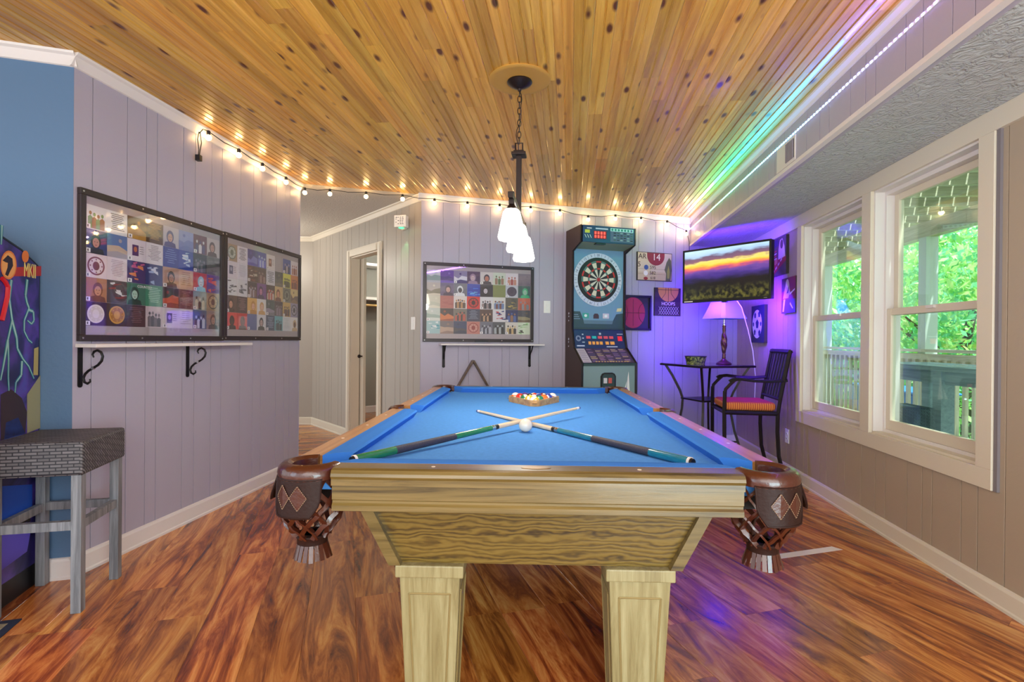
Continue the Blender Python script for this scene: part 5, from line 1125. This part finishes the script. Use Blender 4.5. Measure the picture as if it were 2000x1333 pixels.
P = MB(); P.hexa([(-AWD+.03, -.60, 1.44), (-.03, -.60, 1.44), (-.03, -.61, 1.44), (-AWD+.03, -.61, 1.44), (-AWD+.03, -.60, 1.6), (-.03, -.60, 1.6), (-.03, -.61, 1.6), (-AWD+.03, -.61, 1.6)]); P.build('marquee', mat('marquee_glow', (60, 80, 160), .4, emit=(80, 110, 220), es=1), AC)
P = MB(); P.hexa([(-AWD+.04, -.49, .98), (-.04, -.49, .98), (-.04, -.45, 1.34), (-AWD+.04, -.45, 1.34), (-AWD+.04, -.482, .98), (-.04, -.482, .98), (-.04, -.442, 1.34), (-AWD+.04, -.442, 1.34)]); P.build('monitor', mat('monitor_glow', (20, 30, 60), .2, emit=(60, 90, 200), es=1), AC)
P = MB(); P.hexa([(-AWD+.018, -.71, .78), (-.018, -.71, .78), (-.018, -.48, .86), (-AWD+.018, -.48, .86), (-AWD+.018, -.71, .87), (-.018, -.71, .87), (-.018, -.5, .95), (-AWD+.018, -.5, .95)]); P.build('control_deck', M['black'], AC)
m, nt, bs = nodes('storm_art'); N = nt.nodes.new; L = nt.links.new
tc = N('ShaderNodeTexCoord'); nz = N('ShaderNodeTexNoise'); nz.inputs['Scale'].default_value = 5; nz.inputs['Detail'].default_value = 6; nz.inputs['Distortion'].default_value = 1; L(tc.outputs['Object'], nz.inputs['Vector'])
r_ = N('ShaderNodeValToRGB'); e = r_.color_ramp.elements; e.new(.5); e.new(.62)
for i, (p_, c) in enumerate(((.3, (24, 20, 60)), (.46, (44, 40, 100)), (.58, (84, 56, 150)), (.75, (70, 90, 170)))): e[i].position = p_; e[i].color = lin(c)+(1,)
L(nz.outputs['Fac'], r_.inputs[0]); L(r_.outputs[0], bs.inputs['Base Color']); bs.inputs['Roughness'].default_value = .35
P = MB(); P.flat([(y*.992-.002, max(z*.997, .1)) for y, z in AP[:6]+[(-.6, 1.44), (-.44, 1.38), (-.48, .97), (-.7, .88), (-.7, .79), (-.58, .72), (-.58, .1)]], YZ, .0012); sa = P.build('side_art', m, AC, label='violet storm artwork with pale lightning')
axn = Vector((math.cos(math.radians(15)), math.sin(math.radians(15)), 0)); ayn = Vector((-axn.y, axn.x, 0)); ac0 = Vector((-2.18, 2.398, 0))
def ap(cx, cy):           # crop pixel (0,440 origin, 2.9x) -> (y,z) on the side panel
    d = ray(cx/2.9, 440+cy/2.9); c0 = Vector((0, 0, EYE)); t = axn.dot(ac0-Vector((0, 0, 0)))/axn.dot(d); p = c0+d*t; return ayn.dot(p-ac0), p.z
def bolt(P, pts, w0, w1, c, x):
    q = [Vector(ap(*p)) for p in pts]; n_ = len(q)
    for i in range(n_-1):
        d = (q[i+1]-q[i]).normalized(); nn = Vector((-d.y, d.x)); a, e_ = w0+(w1-w0)*i/(n_-1), w0+(w1-w0)*(i+1)/(n_-1)
        P.add([(x, *(q[i]-nn*a)), (x, *(q[i]+nn*a)), (x, *(q[i+1]+nn*e_)), (x, *(q[i+1]-nn*e_))], [(3, 2, 1, 0), (0, 1, 2, 3)], 0, c); x += .00002
BL = [[(62, 310), (50, 420), (66, 540), (42, 650), (46, 760), (44, 860), (48, 940)], [(66, 540), (92, 640), (96, 700), (128, 760), (160, 800), (190, 870)], [(152, 308), (142, 400), (150, 440), (162, 470), (135, 540), (134, 600), (158, 650), (180, 668)], [(122, 770), (118, 850), (88, 890), (82, 950)], [(160, 480), (186, 490), (190, 540), (176, 560), (152, 540)], [(42, 650), (16, 800), (0, 880)], [(8, 0), (4, 110)]]
for l_ in BL:
    P = MB(); bolt(P, l_, .011, .006, (60, 150, 170), .0016); bolt(P, l_, .0055, .002, (200, 244, 240), .0022); P.build('lightning_bolt', M['printm'], sa)
def ink(nm, x_, pol, c):
    P = MB(); q = [ap(*p) for p in pol]; P.add([(x_, *v) for v in q], [tuple(range(len(q)))], 0, c); P.build(nm, M['printm'], sa)
def ring_(cx, cy, rx, ry): return [(cx+rx*math.cos(2*PI*i/20), cy+ry*math.sin(2*PI*i/20)) for i in range(20)]
ink('red_band', .0018, ((60, 240), (236, 232), (236, 288), (60, 290)), (170, 44, 44)); ink('emblem_disc', .0024, ring_(45, 226, 46, 82), (214, 120, 56)); ink('emblem_inner', .0026, ring_(45, 226, 40, 72), (226, 160, 90))
ink('emblem_swirl', .0028, ((10, 200), (40, 170), (66, 190), (70, 230), (54, 260), (40, 290), (24, 280), (38, 240), (40, 214), (26, 210)), (34, 26, 40)); ink('small_emblem', .0024, ring_(140, 178, 20, 34), (220, 120, 50))
for pol, c in ((((0, 960), (60, 930), (120, 980), (150, 1060), (140, 1180), (0, 1220)), (52, 36, 44)), (((150, 960), (225, 850), (225, 1150), (150, 1180)), (150, 146, 110)), (((190, 700), (215, 690), (212, 850), (186, 850)), (176, 160, 100)), (((30, 1120), (100, 1090), (140, 1180), (20, 1220)), (60, 96, 190)), (((0, 1480), (180, 1470), (180, 1640), (0, 1720)), (36, 84, 190)), (((0, 1740), (150, 1680), (170, 1740), (150, 1850), (0, 1960)), (96, 84, 200)), (((0, 1700), (170, 1640), (170, 1680), (0, 1745)), (40, 36, 30))):
    ink('colour_patch', .0021, pol, c)
yy, zz = ap(166, 262); text('MKII', .09, mat('gold_lettering', (226, 206, 120), .5), sa, (.003, yy, zz), (PI/2, 0, PI/2), sx=.5)
P = MB(); e_ = [(-.009, y, z) for y, z in AP]; P.tube(e_, .0105, 6, closed=True); P.build('edge_moulding', M['black'], AC)
P = MB(); q = [ap(*p) for p in ((0, 300), (18, 320), (34, 350), (30, 410), (14, 480), (0, 540))]; P.tube([(.006, *v) for v in q], .009, 6); P.build('red_trim', mat('red_trim_paint', (196, 30, 40), .35), AC, smooth=True)

# ================================================================== floor bits
mc = atz(43, 1211, 0)
RG = thing('floor_mat', 'navy bordered beige floor mat under the stool', 'mat', mc, YB)
b = MB(); b.box(-.42, 0, -.55, 0, .0004, .005); b.build('border', mat('navy_mat', (30, 38, 64), .9), RG)
b = MB(); b.box(-.39, -.03, -.52, -.03, .005, .0058); b.build('field', mat('beige_mat', (150, 140, 116), .95, noise=(40, .5, (1, 1, 1))), RG)
a, c = atz(1484, 1093, 0), atz(1638, 1071, 0); d = (c-a).normalized(); nn = Vector((-d.y, d.x, 0))*.026
b = MB(); q = [a-d*.1-nn, c-nn, c+nn-d*.02, a-d*.1+nn]; b.add([(p.x, p.y, .0003) for p in q]+[(p.x, p.y, .0008) for p in q], [(3, 2, 1, 0), (4, 5, 6, 7), (0, 1, 5, 4), (1, 2, 6, 5), (2, 3, 7, 6), (3, 0, 4, 7)])
b.build('floor_tape', mat('white_tape', (226, 216, 214), .6), None, label='strip of white tape on the floor right of the pool table', cat='tape')
# closet contents
for z, dpt, lb in ((2.235, .3, 'top white shelf inside the hallway closet'), (1.73, .32, 'lower white shelf above the rod inside the hallway closet')):
    b = MB(); b.box(.12, 2.36, -dpt, 0, -.02, .02); b.build('closet_shelf', M['white'], None, on('C', 0, 0, z), (0, 0, FR['C'][1]), label=lb, cat='shelf')
b = MB(); b.cyl((.12, -.26, 0), (2.36, -.26, 0), .017, n=12); b.build('closet_rod', mat('rod_wood', (206, 170, 104), .4), None, on('C', 0, 0, 1.63), (0, 0, FR['C'][1]), smooth=True, label='light wooden hanging rod inside the hallway closet', cat='closet rod')
for x, lb in ((1.33, 'dark clothes hanger on the closet rod, nearer the door'), (1.42, 'dark clothes hanger on the closet rod, further inside')):
    o = wthing('clothes_hanger', lb, 'hanger', 'C', x, 1.63, -.26, 'hangers on the closet rod')
    b = MB(); b.tube([(0, .012, -.01), (0, .019, .008), (0, .008, .022), (0, -.012, .018), (0, -.02, 0), (0, -.006, -.03), (0, 0, -.05)], .002, 5); b.build('hook', M['blackm'], o)
    b = MB(); b.tube([(0, 0, -.05), (.04, -.2, -.15), (.04, -.19, -.16), (-.04, .19, -.16), (-.04, .2, -.15)], .005, 5, closed=True); b.build('shoulder', M['frame'], o)

# ================================================================== outside: deck, railing, furniture, trees
ow = wood('weathered_deck_wood', [(150, 146, 122), (190, 186, 160), (208, 204, 180), (222, 218, 198)], 0, (1.5, 30, 30), 1, .8, .7, 0, .12)
owy = wood('weathered_deck_post', [(150, 146, 122), (190, 186, 160), (208, 204, 180), (222, 218, 198)], 2, (1.5, 30, 30), 1, .8, .7, 0, .1)
dk_ = wthing('deck_floor', 'weathered timber deck outside the windows', None, 'R', 0, 0, 0, None, 'structure')
y = .2; k = 0
pl = MB(); pl.box(-10.5, 1, 0, .138, -.03, 0); pm = pl.mesh('deck_board', ow)
while y < 2.6:
    o = bpy.data.objects.new('deck_board', pm); COL.objects.link(o); o.parent = dk_; o.location = (0, y, -.06); y += .145
RL = wthing('deck_railing', 'timber deck railing with square balusters outside the windows', 'railing', 'R', 0, -.06, 2.4)
b = MB(); b.box(-10.5, 1, -.07, .07, 1.09, 1.125); b.build('top_rail', ow, RL)
b = MB(); b.box(-10.5, 1, -.02, .02, .93, 1.07); b.build('upper_board', ow, RL)
b = MB(); b.box(-10.5, 1, -.02, .02, .08, .17); b.build('lower_board', ow, RL)
bl = MB(); bl.box(-.02, .02, -.058, -.02, .04, 1.0); bm_ = bl.mesh('baluster', owy); x = -10.4
while x < -1.5:
    o = bpy.data.objects.new('baluster', bm_); COL.objects.link(o); o.parent = RL; o.location = (x, 0, 0); x += .135
for i, x in enumerate((-9.6, -7.0, -4.4)):
    b = MB(); b.box(-.07, .07, -.07, .07, 0, 2.51); b.build('porch_post', mat('pale_post', (206, 214, 210), .6) if i == 0 else bpy.data.materials['pale_post'], None, on('R', x, 2.56, -.06), (0, 0, FR['R'][1]), label=('pale square porch post furthest along the railing', 'pale square porch post seen through the nearer window', 'pale square porch post nearest the camera outside')[i], cat='post', group='porch posts')
UD = wthing('upper_deck', 'underside of the timber upper deck above the porch', 'upper deck', 'R', 0, 0, 0)
b = MB(); b.box(-10.5, 1, 2.5, 2.62, 2.45, 2.64); b.build('beam', ow, UD)
x = -10.3
jm = MB(); jm.box(-.02, .02, .14, 2.9, 0, .18); jmm = jm.mesh('joist', wood('joist_wood', [(150, 146, 122), (190, 186, 160), (208, 204, 180), (222, 218, 198)], 1, (1.5, 30, 30), 1, .8, .7, 0, .1))
while x < 1:
    o = bpy.data.objects.new('joist', jmm); COL.objects.link(o); o.parent = UD; o.location = (x, 0, 2.64); x += .41
y = .15
um = MB(); um.box(-10.5, 1, 0, .127, 0, .03); umm = um.mesh('upper_board', ow)
while y < 2.85:
    o = bpy.data.objects.new('upper_board', umm); COL.objects.link(o); o.parent = UD; o.location = (0, y, 2.82); y += .145
tealw = wood('teal_grey_wood', [(96, 122, 128), (130, 160, 166), (146, 176, 182), (160, 188, 192)], 0, (1.5, 30, 30), 1, .8, .6, 0, .06)
OT = wthing('patio_bar_table', 'teal grey bar table on the deck outside the nearer window', 'table', 'R', -4.14, -.03, 1.0)
b = MB(); b.box(-.85, 1.0, -.2, .35, .965, 1.0); b.build('table_top', tealw, OT, bevel=.004)
b = MB(); b.box(-.82, .97, -.15, -.12, .87, .965); b.build('apron', tealw, OT)
b = MB(); b.box(-.82, .97, .28, .31, .87, .965); b.build('apron', tealw, OT)
for x, y in ((0, -.13), (.93, -.13), (-.78, -.13), (0, .28), (.93, .28), (-.78, .28)):
    b = MB(); b.box(x-.045, x+.045, y-.045, y+.045, 0, .965); b.build('leg', tealw, OT)
stool('teal grey wicker stool outside by the patio bar table', on('R', -4.22, .62, -.03), FR['R'][1], .14, .13, .70, .19, .02, wicker('teal_wicker', (84, 116, 122), (30, 50, 60), 14), tealw)
b = MB(); b.box(-.8, .8, -.25, .25, 0, .5); b.box(-.84, .84, -.29, .29, .5, .54); b.build('storage_bin', mat('blue_plastic', (40, 120, 200), .4), None, on('R', -8.3, 3.0, -.06), (0, 0, FR['R'][1]), bevel=.02, label='blue storage bin beyond the deck railing', cat='bin')
gr = MB(); gr.box(2.9, 60, -30, 60, -2.6, -2.5); gr.build('ground', mat('leafy_ground', (90, 120, 60), .9, noise=(3, .4, (1, 1, 1))), None, kind='structure')
b = MB(); b.box(-.6, .6, -.25, .25, -2.5+.06, -.06+.06-.03); b.build('bin_pier', ow, None, on('R', -8.3, 3.0, -.06), (0, 0, FR['R'][1]), label='timber platform carrying the blue bin', cat='platform')
leafm = []
for i, c in enumerate(((150, 212, 116), (190, 232, 136), (126, 206, 150), (220, 240, 176))):
    m, nt, bs = nodes('leaf_%d' % i); bs.inputs['Base Color'].default_value = lin(c)+(1,); bs.inputs['Roughness'].default_value = .5
    tr_ = nt.nodes.new('ShaderNodeBsdfTranslucent'); tr_.inputs[0].default_value = lin(c)+(1,); mx = nt.nodes.new('ShaderNodeMixShader'); mx.inputs[0].default_value = .5
    nt.links.new(bs.outputs[0], mx.inputs[1]); nt.links.new(tr_.outputs[0], mx.inputs[2]); nt.links.new(mx.outputs[0], nt.nodes['Material Output'].inputs[0]); leafm.append(m)
bark = mat('bark', (96, 84, 66), .9)
TR = [(8.1, 9.2, 1.0, 1.45, 'leafy tree nearest the deck, at the right of the nearer window'), (8.5, 12.3, .8, 1.5, 'leafy tree second along the deck, in the middle of the nearer window'), (9.3, 15.6, 1.1, 1.5, 'leafy tree third along the deck, at the window mullion'), (10.3, 18.9, .7, 1.5, 'leafy tree fourth along the deck, in the window nearest the corner'), (11.8, 22.2, .9, 1.6, 'leafy tree furthest along the deck'), (11.6, 10.6, 1.6, 1.6, 'taller leafy tree in the back row behind the nearest tree'), (12.7, 13.9, 1.7, 1.65, 'taller leafy tree in the middle of the back row'), (13.7, 17.4, 1.8, 1.65, 'taller leafy tree at the far end of the back row')]
for (x, y, z, r, lb) in TR:
    o = thing('leafy_tree', lb, 'tree', (x, y, -2.5), 0, 'trees beyond the deck')
    b = MB(); b.tube([(0, 0, 0), (.1, .05, 1.2), (-.05, .1, 2.5+z), (.1, 0, 3.4+z)], [.16, .13, .1, .05], 7)
    for k in range(6):
        a = k*1.05; b.tube([(.0, .05, 1.6+z*.5+k*.2), (.5*r*math.cos(a), .5*r*math.sin(a), 2.3+z+k*.15), (.8*r*math.cos(a), .8*r*math.sin(a), 2.8+z+k*.1)], [.06, .04, .015], 5)
    b.build('trunk', bark, o, smooth=True)
    P = MB(); rg = random.Random(int(x*100)); vs = []; fs = []; ms = []
    for k in range(8200):
        while True:
            p = Vector((rg.uniform(-1, 1), rg.uniform(-1, 1), rg.uniform(-1, 1)))
            if .25 < p.length < 1 and math.sin(p.x*9+x)+math.sin(p.y*8)+math.sin(p.z*10+y) > -.9: break
        p = Vector((p.x*r, p.y*r, p.z*r*1.95+2.7+z*.8)); d = Vector((rg.gauss(0, 1), rg.gauss(0, 1), rg.gauss(0, .6))).normalized(); e = d.orthogonal().normalized(); q = d.cross(e); s_ = rg.uniform(.04, .085); q = (q+Vector((0, 0, -.4))).normalized()
        n0 = len(vs); vs += [tuple(p-q*s_*1.3), tuple(p+e*s_*.6), tuple(p+q*s_*1.3), tuple(p-e*s_*.6)]; fs.append((n0, n0+1, n0+2, n0+3)); ms.append(rg.choice((0, 0, 1, 2, 2, 3)))
    P.v, P.f, P.m, P.c = vs, fs, ms, [None]*len(fs); P.build('foliage', leafm, o, kind='stuff')
